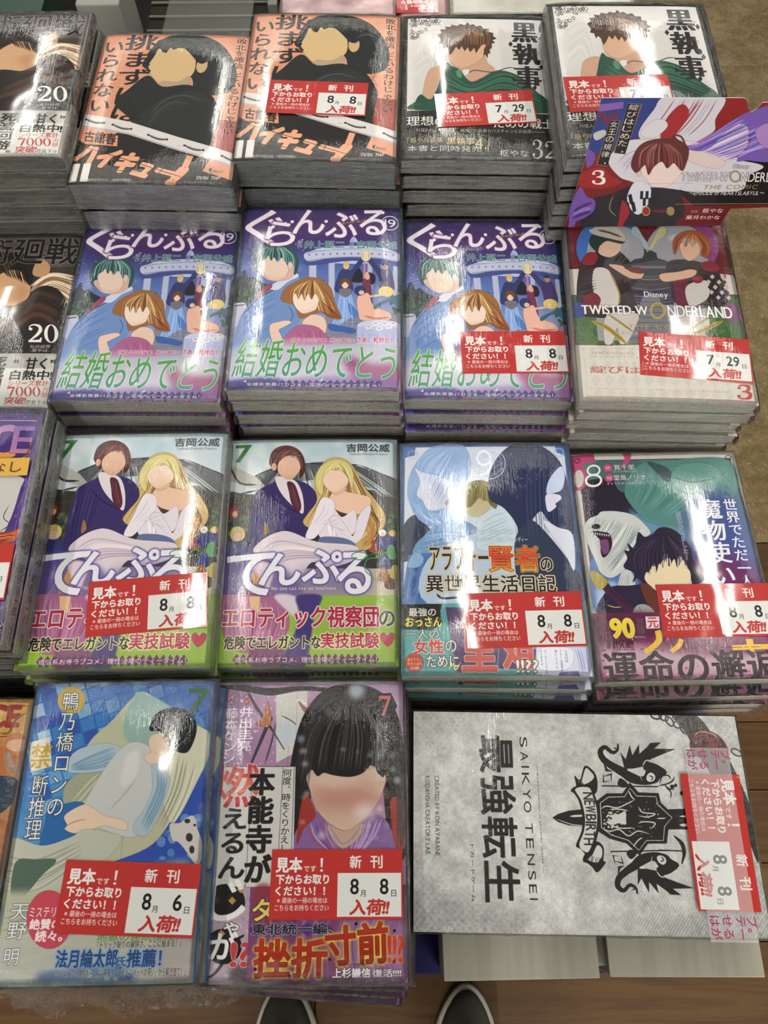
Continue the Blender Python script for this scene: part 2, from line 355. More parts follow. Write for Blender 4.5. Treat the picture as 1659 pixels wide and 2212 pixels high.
def art_black():
    s = Sheet(BW, BH, '85 145 1405 155 1530 1410 45 1410'.split(), .0152); s.bg('1c1916'); s.ink = '1c1512'
    s.Q('122 168 1342 182 1425 985 1412 1000 104 978', 'c6c3c1>bdb9b6')
    s.HH('200 250 420 200 500 400', '160 700 300 600 330 900', 14, 8, ['b3b0b0', 'd2cfcc'], .5)
    R = s.rng
    for i in range(46):
        x, y = R.uniform(140, 420), R.uniform(178, 350)
        if (x - 130) / 300 + (y - 170) / 190 < 1.1: s.O(x, y, R.uniform(9, 24), R.uniform(7, 17), 5, '25221f', .9)
    for i in range(12): x = 140 + i * 24; s.L([x, 175, x + 16, 200, x - 4, 214, x + 22, 232], 5, '25221f')
    s.P('250 830 305 640 395 590 470 600 480 660 410 720 370 800 350 880 240 890', 'b89078')
    s.P('500 540 545 585 620 600 720 560 820 500 850 560 915 618 840 690 760 722 690 722 630 650 560 620', 'b58d73')
    s.P('498 430 560 375 760 375 885 385 880 440 830 470 790 530 720 570 620 605 560 585 505 540', 'c29a7e')
    s.Q('392 318 430 300 418 270 470 268 460 245 515 248 520 228 575 238 600 222 645 232 668 205 690 232 720 222 745 242 790 235 815 262 862 262 860 290 905 300 900 325 935 348 895 362 920 385 885 392 890 430 868 440 876 480 856 478 850 520 828 488 812 505 818 440 842 400 800 400 770 440 745 478 728 430 690 470 670 425 640 460 615 415 590 450 562 420 530 470 505 495 490 440 470 420 450 440 438 398 405 392 420 362', '452c1d')
    s.HH('540 250 620 300 640 400', '860 300 880 340 860 420', 22, 8, ['8a5c36', '6a4428', '2c1b12', 'a5754a'], .75)
    s.HH('480 290 470 340 420 380', '600 260 600 360 560 420', 12, 6, ['2c1b12', '6a4428'], .8)
    s.P('200 975 185 900 235 840 300 880 350 860 420 700 440 640 480 560 520 590 590 620 690 722 800 690 900 635 1000 628 1150 680 1290 800 1400 880 1418 990', '1d4434')
    s.HH('500 640 700 760 1000 650 1250 760', '420 900 700 900 1000 830 1380 960', 20, 16, ['2d6248', '183429', '15261f', '44805f'], .6)
    s.P('560 640 590 620 620 680 580 690', '5a9a74', 3, .7); s.L('610 625 640 650 690 640 740 625 900 640 1050 600 1190 625', 8, '3c3a35')
    s.P('620 625 680 620 670 660 640 668', 'c9c6c2')
    s.T('黒執事', 1062, 208, 1332, 775, '1a1716', b=5, v=1, bx=10)
    for x, y in ((1060, 395), (1160, 360), (1220, 360), (1330, 345), (1170, 500), (1340, 590), (1090, 700), (1280, 770)): s.Q([x - 20, y, x, y - 24, x + 20, y, x, y + 24], '1a1716')
    for y in (300, 332, 455, 470): s.L([1075, y, 1320, y + 6], 3, '1a1716', taper=0)
    s.T('理想の', 103, 1028, 470, 1110, 'cfccc6', b=2.5, bx=1); s.T('ための戦士', 900, 1040, 1450, 1128, 'cfccc6', b=2.5, bx=1)
    s.T('料理人バルドが語る、戦場での執事セバスチャンとの出遭い――', 190, 1136, 1372, 1170, 'a9a59e', b=.6)
    s.T('「枢やな画集', 110, 1215, 440, 1262, '9a875a', b=.8); s.T('黒執事', 472, 1215, 728, 1275, 'b29c62', b=2.5, bx=1); s.T('4', 730, 1218, 805, 1312, 'b29c62', b=1); s.T('」', 835, 1225, 862, 1285, '9a875a')
    s.T('本書と同時発売 !!', 108, 1286, 858, 1336, 'b9b6b0', b=1.5)
    s.T('詳細は折り返し等にて', 600, 1342, 860, 1362, '76726c'); s.T('枢やな', 955, 1316, 1225, 1376, 'b0aba3', b=1.5)
    serif3(s, 1255, 1222, 1350, 1385, 'b9b5ac'); serif2(s, 1368, 1232, 1478, 1382, 'b9b5ac')
    s.spine('1a1816', [('黒執事', .06, .4, 'c8c4bc', 1.5), ('枢やな', .55, .7, 'a8a49c', .5)])
    return s.image('print_black_frame')

def art_brown():
    s = Sheet(SW, SH, '-355 217 570 209 331 1403 -706 1412'.split(), .0156); s.bg('4a413f>2b2523>241f1d>1a1716')
    s.HH('-330 260 100 300 560 230', '-340 420 100 440 540 420', 26, 12, ['6b5f5d', '3a3230', '837673'], .5)
    s.P('210 600 270 520 340 480 450 500 520 560 500 650 420 700 330 620', '9c8063')
    s.HH('200 560 340 470 520 480', '330 620 420 640 520 740', 34, 9, ['d9c3a4', 'b0906e', '6a4a34', 'e6d6bd'], .85)
    s.P('-120 560 40 450 150 460 205 560 190 640 120 690 0 705 -100 690', 'c19670')
    s.P('60 600 140 560 195 580 185 640 120 685', 'a87850', 14, .6)
    s.P('-250 450 -150 340 40 330 200 350 270 420 240 470 200 560 150 470 60 455 -60 520 -150 620', '1e1714')
    s.HH('-80 350 -20 420 40 490', '230 380 190 450 200 560', 16, 9, ['120e0c', '3a2c25'], .9)
    s.P('222 480 240 410 290 380 340 420 330 480 270 500', 'b18a66')
    s.P('-700 1040 -500 800 -100 690 130 700 230 590 330 560 430 620 480 800 440 1040', '1e1917')
    s.HH('60 720 200 650 260 600 430 650', '-200 1000 60 900 250 800 420 900', 22, 22, ['5d3426', '3a231b', '141110', '4a3022'], .5)
    s.T('呪術廻戦', -330, 236, 515, 408, '14110f', b=7, o=3.5, oc='a8a29a')
    serif2(s, 188, 826, 290, 950, 'd8d5d0'); serif0(s, 300, 826, 396, 952, 'd8d5d0', '1b1716')
    s.T('仙台結界', 206, 968, 340, 991, 'bab6b0', b=.5); s.T('-宴半ば-', 205, 995, 332, 1016, 'bab6b0', b=.5)
    s.R(-700, 1036, 700, 1140, '9b9995'); s.R(-720, 1138, 700, 1440, 'cac8c2')
    s.Q('320 1036 500 1036 500 1420 250 1420', 'c8c6c0', 6, .7)
    s.T('死滅回游', -60, 1056, -22, 1350, '1b1a19', b=4, v=1, bx=2); s.T('編', -40, 1352, -14, 1378, '1b1a19', b=1)
    s.T('“甘く”', 100, 1060, 362, 1136, '1b1a19', b=4, bx=1); s.T('白熱中!', 74, 1146, 345, 1208, '1b1a19', b=3.5, bx=1)
    s.T('シリーズ累計', 60, 1215, 322, 1252, 'a02c28', b=2)
    serif7(s, 46, 1258, 100, 1322, 'a02c28')
    for i in range(3): serif0(s, 104 + i * 58, 1257, 158 + i * 58, 1324, 'a02c28', 'cac8c2')
    s.T('万部', 290, 1262, 318, 1326, 'a02c28', b=1.5, v=1); s.T('突破!', 34, 1327, 168, 1376, 'a02c28', b=3); s.T('芥見下々', 176, 1350, 306, 1380, '1b1a19', b=1)
    s.spine('b9b7b1', [('J', .01, .05, '23508c', 2), ('呪術廻戦', .08, .42, '2a2624', 2), ('芥見下々', .68, .86, '2a2624', 1)])
    s.a[int(s.h * .42):int(s.h * .66), s.w:] = hexc('4a3428')
    return s.image('print_dark_brown')

def art_party():
    s = Sheet(BW, BH, '225 60 1562 65 1565 1625 50 1615'.split(), .0168); s.bg('1c1c4c>2b3874>51659f>7a86ac>8d8fa6>a7a3b6')
    s.ink = '1e2238'
    s.P('60 200 600 60 1600 80 1600 330 900 420 300 420', '47255a', 60, .75)
    R = s.rng
    s.dots('150 330 760 620', 40, 2, 6, ['c9d0e6', 'ffffff'], .8)
    s.HH('150 540 400 500 760 560', '150 640 400 590 760 620', 6, 10, ['8fa0cc'], .35)
    s.P('130 880 140 700 185 650 225 590 260 660 300 650 350 690 440 740 470 850 300 900', '1f2c33')
    s.dots('140 760 460 900', 60, 8, 22, ['2c4a38', '1f352b', '375a42'], .7); s.dots('1480 660 1580 960', 40, 8, 22, ['2c4a38', '1f352b'], .8); s.dots('800 680 1000 760', 20, 8, 18, ['2c4a38', '1f352b'], .8)
    s.P('930 1000 1560 980 1570 1200 900 1200', '77788c'); [s.L([930, y, 1560, y - 8], 3, '5c5d70') for y in (1030, 1060, 1100, 1150)]
    s.P('125 890 180 872 240 885 230 1000 200 1060 120 1060', 'a9adc6'); s.L([130, 895, 235, 890], 10, '5a3434')
    for x, wd in ((810, 62), (972, 52), (1300, 40), (1520, 40)): s.Q([x - wd / 2, 535, x + wd / 2, 535, x + wd / 2, 830, x - wd / 2, 830], 'b3b8d2'); [s.L([x + k * wd / 5, 545, x + k * wd / 5, 825], 4, '878db0', taper=0) for k in (-2, -1, 0, 1, 2)]
    s.P('1130 360 1160 310 1195 360', '9aa3cf'); s.E(1160, 470, 400, 78, 'aab0cc'); s.P('790 480 1150 430 1530 480 1540 560 1150 520 780 560', '3b4680'); s.P('748 452 950 428 1160 418 1380 428 1542 455 1535 520 1370 500 1150 490 950 500 770 525', 'aeb1c8')
    s.L('750 455 950 430 1160 420 1380 430 1540 457', 9, '8d92b4', taper=0); s.L('770 520 950 498 1160 488 1380 498 1535 518', 8, '7d83a8', taper=0)
    for x in range(780, 1540, 60): s.E(x, 470 - 10 * math.cos((x - 1160) / 260), 9, 9, '70769c')
    # background guests: simple coats and dresses
    s.P('1150 640 1200 580 1240 640 1240 700 1150 700', '1c1c28')
    s.P('1000 780 1040 620 1090 590 1140 600 1215 505 1245 525 1150 660 1150 780', '2c3564'); s.P('1280 520 1310 505 1400 590 1470 590 1510 720 1490 790 1400 790 1370 650', '39345f')
    s.E(1097, 562, 27, 32, 'c8a878'); s.E(1430, 562, 27, 32, '9a7a66'); s.P('1072 548 1095 525 1124 548 1098 552', 'c0a860'); s.P('1402 552 1430 530 1458 552 1430 552', '221c20')
    s.L('1245 700 1255 580 1250 530', 20, 'a86a8a'); s.E(1265, 480, 42, 46, 'cbbf9e'); s.L([1240, 450, 1240, 510], 5, '8a7a58'); s.L([1290, 450, 1290, 505], 5, '8a7a58')
    s.P('1240 690 1300 680 1320 880 1300 930 1230 900', '6a3048'); s.E(1278, 648, 26, 34, 'c89a88'); s.P('1290 620 1340 640 1345 700 1310 720 1300 650', '2a1c26')
    s.P('1040 800 1090 770 1140 800 1170 900 1210 990 1130 1010 960 1110 1010 960', '7f9fd0'); s.P('950 1060 1080 1080 1180 1110 1150 1140 1060 1125 960 1110', '35589a'); s.P('1120 880 1200 960 1205 1000 1140 980', '4a6eb0')
    s.HH('1060 830 1040 950 990 1080', '1120 830 1150 950 1160 1090', 9, 5, ['4a6eb0', 'c2d4f0'], .7); s.P('1040 800 1045 760 1135 760 1140 800 1090 830', '6b6470'); s.E(1088, 722, 30, 34, 'd6b8a6'); s.P('1045 740 1050 690 1090 668 1130 690 1130 740 1088 700', '6a3c24')
    s.P('1190 850 1220 810 1290 800 1330 900 1470 960 1460 1020 1240 1030 1200 960', 'd3a594'); s.L('1230 830 1330 820 1440 800', 18, 'd0a890'); s.E(1215, 775, 50, 42, '2a3460'); s.E(1228, 792, 24, 20, 'd0a890')
    s.P('1340 900 1440 850 1560 800 1565 900 1450 870 1350 930', '2a5a6a'); s.E(1440, 780, 66, 44, 'ccbb66'); s.E(1428, 790, 24, 26, 'd8b490'); s.L('1250 990 1350 1010 1470 1000', 14, 'b06a5a')
    s.E(1385, 1075, 195, 55, 'b6bad6'); s.Q('1190 1080 1565 1080 1565 1240 1190 1230', 'a3a8cc'); [s.L([x, 1120, x, 1240], 8, '8b90b8', .7) for x in (1240, 1300, 1370, 1440, 1500)]
    for x, y in ((1290, 1080), (1350, 1050), (1430, 1050), (1380, 1090), (1460, 1075), (1500, 1045)): s.Q([x - 32, y, x, y - 14, x + 36, y - 4, x + 30, y + 18, x - 20, y + 24], 'cbcad0'); s.L([x - 18, y + 2, x + 18, y + 2], 5, '6a5a40')
    # two plain foreground figures
    s.P('80 1330 130 1180 190 1000 260 900 340 810 430 740 560 700 690 660 740 760 720 900 680 1060 560 1180 480 1250 300 1300', '6682b2')
    s.HH('240 960 330 860 520 760', '150 1250 350 1150 480 1100', 10, 5, ['3f5784', '7c98c4'], .6); s.L('200 990 330 850 470 770 520 740', 9, '33456c'); s.L('600 900 640 980 600 1080', 8, '3f5784')
    s.P('440 740 640 630 690 655 600 700 510 770', 'bfc1cf'); s.P('320 840 400 740 452 716 460 745 400 800 330 850', '8c3f58')
    s.P('302 560 300 490 345 410 440 366 550 368 640 420 688 510 680 600 655 640 625 600 600 560 590 500 540 560 520 490 470 545 440 480 400 580 380 500 365 600 330 620', '25484a')
    s.HH('330 560 350 450 440 390', '660 600 650 480 540 390', 40, 6, ['6fa09c', 'a9c7bd', '183336', '3a6a6c'], .7)
    s.P('350 575 395 660 455 690 560 690 640 650 650 560 630 560', 'c09f92')
    s.P('372 560 380 520 412 500 430 475 455 520 480 492 510 530 545 495 580 540 600 580 596 620 560 670 470 690 410 650', 'd1b8a8')
    s.P('420 640 470 690 560 672 590 630 560 650 480 660', 'c4a698', 6, .7); s.E(618, 560, 20, 32, 'cbaf9f')
    s.P('540 860 570 760 680 690 770 660 880 680 970 760 1000 880 1060 1000 1020 1020 940 1000 900 960 800 980 700 1010 650 900', '8a5c36')
    s.P('720 1050 800 980 900 1000 930 1080 900 1150 800 1100', 'd2b4a4')
    s.HH('600 880 620 760 760 690', '1050 1010 980 860 850 690', 60, 7, ['d9b575', 'b07f45', '4c2d1c', 'f0dca8', '7a4a28'], .75, .1)
    s.P('640 830 665 800 690 850 715 800 740 860 770 800 800 850 830 800 862 850 850 900 830 940 740 968 700 955 655 900', 'dcc6b8'); s.P('680 930 740 968 820 935 850 890 800 930 730 945', 'cbb0a2', 6, .7); s.HH('870 960 950 990 1060 1010', '900 820 960 900 1040 1000', 12, 7, ['b8502c', '6a3020', '2c1a14'], .6)
    s.P('560 1180 640 1100 720 1065 850 1085 930 1160 960 1230 560 1240', '9c5a80'); s.HH('660 1120 700 1170 690 1230', '880 1110 880 1160 900 1230', 8, 6, ['c284a6', '74406a'], .7)
    s.P('440 1080 520 1040 600 1030 625 1050 560 1085 520 1110 540 1160 560 1240 480 1240', 'd6b6a6')
    s.P('60 1300 200 1250 560 1210 1000 1230 1560 1230 1570 1560 60 1560', 'bab6c6', 22, .78); s.P('1080 1330 1300 1400 1570 1410 1570 1600 1200 1560', '853862', 14, .8); s.P('60 1540 500 1520 560 1620 55 1615', '36327c', 8); s.P('560 1540 1100 1500 1570 1530 1570 1620 540 1620', '6f5290', 12, .7)
    for i in range(8): x, y = R.uniform(200, 1500), R.uniform(1280, 1560); s.L([x - 24, y, x + 24, y], 4, 'f0ecf4'); s.L([x, y - 24, x, y + 24], 4, 'f0ecf4')
    for ch, b in (('ぐ', (250, 88, 545, 388)), ('ら', (420, 188, 650, 392)), ('ん', (655, 88, 905, 290)), ('ぶ', (930, 112, 1190, 322)), ('る', (1218, 88, 1440, 300))):
        s.T(ch, *b, 'd5d3da', b=9, gl=16, gc='5b2660')
    for x, y in ((575, 205), (635, 188), (925, 185), (1410, 108), (470, 232)): s.E(x, y, 15, 13, 'd5d3da')
    s.T('GRAND BLUE', 0, 0, 0, 0, 'b09a52', b=.8, q=[1045, 195, 1265, 165, 1268, 186, 1045, 214]); s.O(1472, 196, 75, 62, 7, 'd5d3da'); s.T('19', 1425, 165, 1518, 232, 'd5d3da', b=2)
    for t, x0, x1 in (('井上堅二', 742, 1080), ('吉岡公威', 1186, 1530)): s.T(t, x0, 352, x1, 416, '24625e', b=3.5, o=4, oc='dcdfe0')
    s.T('原作', 680, 350, 720, 414, '24625e', b=1, v=1, o=2.5, oc='dcdfe0'); s.T('漫画', 1125, 350, 1165, 414, '24625e', b=1, v=1, o=2.5, oc='dcdfe0')
    s.T('Kenji Inoue', 838, 418, 985, 430, 'dcdfe0', b=.6); s.T('Kimitake Yoshioka', 1232, 418, 1470, 430, 'dcdfe0', b=.6)
    s.T('グラスを持て！服を着ろ！', 622, 1178, 1165, 1214, 'a02345', b=2, o=4, oc='e6dde6'); s.T('さあ、乾杯だ！！', 1190, 1172, 1540, 1218, 'a8242c', b=3, o=4, oc='e6dde6')
    s.T('結婚おめでとう', 0, 0, 0, 0, '5f9c40>2c7f66', b=4.5, o=5, oc='dcd6e4', q=[200, 1178, 1540, 1245, 1500, 1540, 105, 1512])
    for i in range(20): x = 255 + i * 59; s.Q([x - 33, 1568, x, 1535, x + 33, 1568, x, 1602], '2a2460')
    s.T('全裸系青春バカコメ、混迷のパーティータイム！', 240, 1556, 1382, 1592, 'd9d6e2', b=1.8)
    for i in range(30): x = 60 + i * 54; s.Q([x - 28, 1632, x, 1602, x + 28, 1632], ['6b8cc0', '8a5a9a', 'a06aa8', '9a3a5a'][i % 4], a=.8)
    s.spine('1d5a68', [('ぐらんぶる', .05, .4, 'd5d3da', 2), ('19', .42, .47, 'd5d3da', 1), ('吉岡公威', .5, .66, 'd5d3da', 1)]); s.a[int(s.h * .73):, s.w:] = hexc('8a3a68')
    return s.image('print_violet_party')
def art_cards():
    s = Sheet(BW, BH, '75 90 1320 110 1610 1555 185 1525'.split(), .0145); s.bg('5a181a'); s.ink = '140e10'
    s.dots('80 100 1400 500', 16, 20, 40, ['7a3a30', '6a241f'], .5)
    s.Q('95 500 1400 540 1460 690 110 700', 'b9b5ad'); s.Q('110 700 1450 700 1540 1090 160 1090', '37582a')
    for x, y in ((1328, 556), (1345, 640)): s.Q([x - 18, y, x, y - 22, x + 18, y, x, y + 22], '8e2a2c')
    s.E(430, 340, 268, 235, '3660a2'); s.E(1010, 330, 275, 235, '78386f'); s.E(470, 370, 225, 205, '8b8d93'); s.E(950, 360, 240, 210, '8b8d93'); s.Q('270 420 1200 420 1180 1060 330 1060', '85878c')
    s.P('350 560 540 560 560 590 400 600', 'a9abb0', 6, .8); s.P('880 260 980 230 1040 260 940 290', 'b6b8bc', 6, .8)
    s.P('600 190 640 180 690 260 720 300 740 350 700 350 660 280 600 240', '8fa0a8'); s.P('870 190 820 180 780 250 745 320 725 350 760 350 800 290 860 240', 'a5a878')
    s.Q('560 470 620 430 680 420 700 380 745 360 790 380 800 420 870 440 930 480 930 780 560 780', '34343a'); s.Q('600 480 900 480 900 500 600 500', '5e6068')
    s.HH('600 540 740 560 900 540', '560 760 740 770 930 760', 12, 6, ['54565e', '22222a', '777a82'], .8)
    s.Q('690 700 800 700 960 1080 540 1080', '6c6e74'); [s.L([640 - i * 14, 760 + i * 40, 850 + i * 14, 760 + i * 40], 5, '4b4d54') for i in range(8)]
    # left plain figure with a hat, right plain figure with auburn hair
    s.P('175 560 205 440 300 380 400 370 500 370 600 480 560 560 640 800 620 880 180 860 165 700', '272325'); s.P('285 600 310 500 420 520 500 690 480 790 330 800 300 700', 'b9b3b0')
    s.HH('180 520 220 480 300 440', '180 840 250 860 340 860', 16, 8, ['3c3436', '151314', '5a1c22'], .7); s.P('215 420 270 375 330 400 300 470 220 470', '7b2430'); s.P('220 720 300 690 350 740 320 800 230 800', '6a1c22')
    s.L('420 520 460 600 500 700 490 780', 12, '8a7434'); s.P('325 320 345 390 430 415 500 370 515 290 400 270', 'c3a48e'); s.P('265 300 300 230 420 215 540 270 525 310 460 300 400 290 345 330 330 375 295 350', '20302c')
    s.P('262 205 300 190 335 150 420 150 490 185 545 250 540 292 440 275 300 240', 'a7a29a'); s.L('330 205 420 225 520 260', 16, '4a4426')
    s.P('560 510 640 500 690 530 670 575 580 575 450 500 420 470 520 480', 'bd9a86'); s.P('560 500 640 490 690 510 680 540 600 530', '5c1c22')
    s.P('400 860 640 850 620 960 560 1070 500 1080 480 960 440 1080 380 1070', 'b5afaa')
    s.P('870 470 960 430 1140 450 1280 520 1360 740 1260 800 960 780 900 620', '2b2224'); s.P('940 560 1040 590 1050 780 960 780 930 680', '5c1a22'); s.P('1020 650 1100 600 1200 600 1200 720 1090 790 1040 770', 'b6b0aa')
    for i in range(4):
        for j in range(5): x, y = 1190 + i * 42 + j * 12, 560 + j * 40; s.Q([x - 20, y, x, y - 20, x + 20, y, x, y + 20], 'a9a5a2' if (i + j) % 2 else '1e1c1c')
    s.P('820 545 960 525 1060 505 1110 520 1080 560 980 585 850 600', 'c19a80'); s.P('1140 460 1220 440 1290 480 1260 520 1170 510', '742430'); s.P('1070 570 1150 560 1150 600 1100 610', '7b1f2c')
    s.P('920 330 935 260 1010 212 1110 205 1190 250 1225 330 1190 410 1140 390 1150 320 1080 270 1000 270 965 340 935 390', '8a4a2c')
    s.HH('940 370 960 280 1040 230', '1190 400 1200 320 1120 240', 22, 7, ['b06a40', '5c2c1a', 'c98a5a'], .7); s.P('975 320 1000 300 1020 335 1050 295 1075 330 1110 300 1135 340 1130 380 1100 415 1050 440 1005 410 985 370', 'caa088')
    s.P('930 870 1180 860 1200 960 1120 1020 1050 960 1000 1040 960 1000', 'b0aaa6'); s.P('1340 760 1450 790 1480 880 1360 900', '6a2e5c'); s.P('120 760 230 780 220 870 130 860', '2c3c7a')
    for p in ([275, 905, 400, 960, 560, 1090], [1320, 900, 1170, 970, 1000, 1060]): s.L(p, 34, '9c8638'); s.L(p, 8, '6e5a20')
    for p in ([390, 840, 620, 1000], [1230, 860, 1010, 1000]): s.L(p, 16, '8a7834')
    s.P('150 1090 400 1100 700 1090 1520 1100 1640 1600 170 1600', 'bcb6ac', sm=0)
    for i in range(12):
        for j in range(4): x, y = 280 + i * 104 + j * 16, 1160 + j * 105; s.Q([x - 42, y, x, y - 50, x + 42, y, x, y + 50], 'aeaaa4', a=.7)
    s.L([190, 1120, 1560, 1130], 3, 'a89888', taper=0); s.L([230, 1490, 1590, 1525], 3, '9a4a40', taper=0); s.L([215, 1110, 240, 1500], 3, 'a89888', taper=0)
    s.T('原案 枢やな　構成 葉月わかな　作画 コヲノスミレ', 330, 122, 1062, 148, 'bda898', b=1); s.T('Disney', 690, 678, 885, 738, 'dedbd8', b=2.5, gl=4, gc='2a2a2e')
    s.T('TWISTED-W', 198, 782, 722, 862, 'dedbd8', b=3, bx=2, o=4, oc='26242a'); s.O(800, 826, 62, 66, 18, 'a38f4a'); s.Q('768 768 786 782 800 762 814 782 832 768 826 790 774 790', '8a7434'); s.T('NDERLAND', 872, 784, 1395, 880, 'dedbd8', b=3, bx=2, o=4, oc='26242a')
    s.T('THE COMIC', 566, 934, 1078, 970, 'a08c40', b=2, ls=.15); s.T('～EPISODE of HEARTSLABYUL～', 462, 990, 1190, 1024, 'd0cccc', b=1.5, o=2, oc='44444a')
    s.T('大人気スマートフォンゲーム', 275, 1146, 624, 1168, '8a5048', b=.5); s.T('『ディズニー ツイステッドワンダーランド』', 270, 1180, 1120, 1206, '8a5048', b=.5)
    s.T('綻びはじめた、', 262, 1256, 1120, 1330, '9c4138', b=2, bx=1); s.T('キャラクターデザイン・ストーリー原案・メインシナリオの枢やな先生監修', 255, 1424, 1372, 1464, 'a8855c', b=.8)
    serif3(s, 1425, 1398, 1550, 1508, '9c3430')
    s.spine('5a181a', [('TWISTED', .05, .4, 'd8d4d0', 1)]); return s.image('print_maroon_cards')

def art_roof():
    s = Sheet(BW, BH, '215 105 1525 100 1560 1915 55 1920'.split(), .0173); s.bg('a9bcc6>c2c8c8>b4b2ac>8e897c'); s.ink = '2a1e2a'
    s.dots('220 110 1520 330', 26, 30, 80, ['cfd4d4', '9db6c4', 'd6d8d4'], .5, 10)
    s.P('180 560 430 540 1540 540 1560 1060 1480 1180 160 1180', '2f2b27'); s.Q('150 1130 1560 1130 1560 1360 120 1360', 'aca58e')
    s.P('400 400 560 335 820 290 1100 285 1330 350 1545 430 1550 570 1300 480 1000 430 800 430 560 480 470 520', '4c5053')
    s.HH('460 500 520 420 600 340', '1540 560 1380 450 1180 320', 46, 8, ['8f9497', 'b3b7b8', '303437'], .8, .02); s.L([815, 292, 1235, 305], 16, '1f2122'); s.L('400 400 560 330 815 290', 9, '2c2e30'); s.L('1235 305 1400 370 1545 430', 9, '2c2e30')
    s.Q('205 290 420 400 490 470 440 500 190 420', 'a5a29c'); s.L([200, 290, 285, 440, 430, 460], 16, '26272a'); s.L([188, 555, 440, 500], 14, '33322f'); s.L([185, 640, 430, 610], 12, '4c2f26')
    s.dots('180 700 440 860', 50, 8, 20, ['35502c', '24381f', '4a6838'], .8); s.dots('1470 640 1560 900', 40, 8, 22, ['35502c', '24381f', '4a6838'], .8)
    # small bystanders in plain robes
    s.P('135 1300 160 1000 220 900 320 900 370 980 350 1100 260 1330', '2a2f66'); s.E(268, 850, 62, 60, 'bda868'); s.E(268, 870, 32, 36, 'd0ab94'); s.E(243, 680, 38, 44, '8a3428'); s.E(248, 690, 22, 24, 'c89a80')
    for x, y, c in ((1350, 930, '8a4a3c'), (1420, 900, '2a3470'), (1500, 880, '2a3470'), (1490, 980, '4a8a5a'), (1440, 1060, '2a3470'), (1480, 1220, '4a3024'), (1430, 1160, '8a5a34'), (1520, 1140, 'a89a3c')): s.P([x - 36, y + 60, x - 26, y - 20, x + 5, y - 44, x + 32, y - 16, x + 38, y + 70], c)
    for x, y, c in ((1350, 880, '5a3a6a'), (1422, 845, 'c9cdd4'), (1502, 845, 'c2ad5c')): s.E(x, y, 30, 28, c); s.E(x, y + 8, 16, 16, 'd8b090')
    # plain man in a violet-blue suit
    s.P('355 960 365 760 385 620 420 520 500 470 575 435 640 420 790 440 880 510 910 620 850 740 830 900 700 900 500 960 400 985', '2f2459')
    s.HH('430 560 400 760 400 940', '600 560 560 760 520 860', 12, 12, ['3f3475', '1c1538'], .6); s.L('520 520 600 600 700 660 800 700', 9, '1b1536'); s.P('490 760 520 830 480 860', '8a6238')
    s.P('570 400 640 400 740 440 790 560 790 690 720 640 640 560 590 480', 'cdc3c8'); s.P('665 440 720 455 760 560 775 640 750 680 700 610 680 520', '4b1c2e'); s.HH('680 460 700 540 750 660', '715 460 745 560 770 650', 4, 6, ['7a3a48'], .8)
    s.P('522 280 545 200 610 155 700 155 775 205 808 300 795 375 762 405 768 310 735 235 650 235 605 290 585 370 560 350 532 310', '481a18'); s.HH('560 300 590 220 680 180', '790 380 790 280 720 180', 24, 6, ['7a3430', '2a0e0e', '98504a'], .7); s.P('590 300 640 245 700 240 745 262 768 310 762 350 705 414 645 408 598 365', 'cfa68e'); s.E(560, 318, 20, 30, 'c4967e'); s.P('610 370 650 408 705 412 745 370 700 395 650 385', 'bb8f78', 6, .6)
    # plain woman with long fair hair
    s.P('790 760 830 690 900 590 880 480 890 380 960 280 1050 245 1150 275 1220 370 1270 470 1370 590 1440 700 1430 800 1340 880 1330 960 1210 990 1160 700 1000 600 900 680 850 800', 'b89a5c')
    s.HH('900 480 920 330 1040 260', '1280 980 1400 780 1180 320', 60, 8, ['d3c98a', 'a8874c', '7d4f2e', 'e2dba6', '5a3420'], .7, .12); s.HH('940 520 880 640 800 780', '1000 560 930 680 860 800', 14, 7, ['c9b478', '8a6238'], .8); s.HH('1300 640 1400 760 1330 940', '1220 700 1300 860 1290 960', 18, 9, ['8a552e', 'c08a4c', '4a2c1a'], .8)
    s.P('1000 560 1080 500 1140 520 1240 540 1325 570 1310 660 1200 700 1050 660', 'd9b49c'); s.P('1000 480 1040 540 1110 520 1120 480', 'cfa890')
    s.P('890 420 930 320 1040 262 1140 290 1190 380 1175 500 1150 400 1080 330 1000 350 950 430 945 540 905 500', 'c5bb78'); s.HH('910 480 950 350 1050 280', '1180 480 1150 360 1080 290', 26, 6, ['e4dea4', '9a8c4c', 'd6cc88'], .8); s.P('945 420 975 370 1010 345 1045 350 1080 345 1120 375 1150 420 1130 475 1040 525 975 485', 'dcbfa8'); s.P('980 490 1040 525 1120 480 1140 440 1090 490 1030 505', 'cba890', 6, .6)
    s.P('925 880 940 740 1020 640 1100 720 1200 660 1210 820 1110 890', 'd2cad2'); s.HH('960 700 980 780 1000 880', '1080 720 1060 800 1060 880', 8, 7, ['a894b0', 'f0ecf0'], .8)
    s.P('810 870 870 730 920 600 960 560 1030 590 1040 680 1000 740 900 870 850 895', 'd8cfd8'); s.P('1000 740 1060 710 1130 790 1190 870 1230 720 1290 640 1330 640 1310 740 1260 880 1190 935 1110 920 1040 830', 'd3c9d4'); s.HH('860 780 930 680 960 600', '1050 780 1120 860 1190 900', 8, 5, ['9c88a8'], .5)
    s.P('935 880 1100 885 1200 930 1190 985 940 940', '59638f'); s.P('395 975 480 890 600 835 700 838 900 915 1210 950 1200 1060 1000 1120 860 1080 740 1230 600 1160 560 1080 440 1030', 'cbbec6')
    s.HH('440 980 600 900 900 960', '620 1100 740 1060 1100 1060', 14, 8, ['a892a8', 'e2d8dc', '8a7490'], .6)
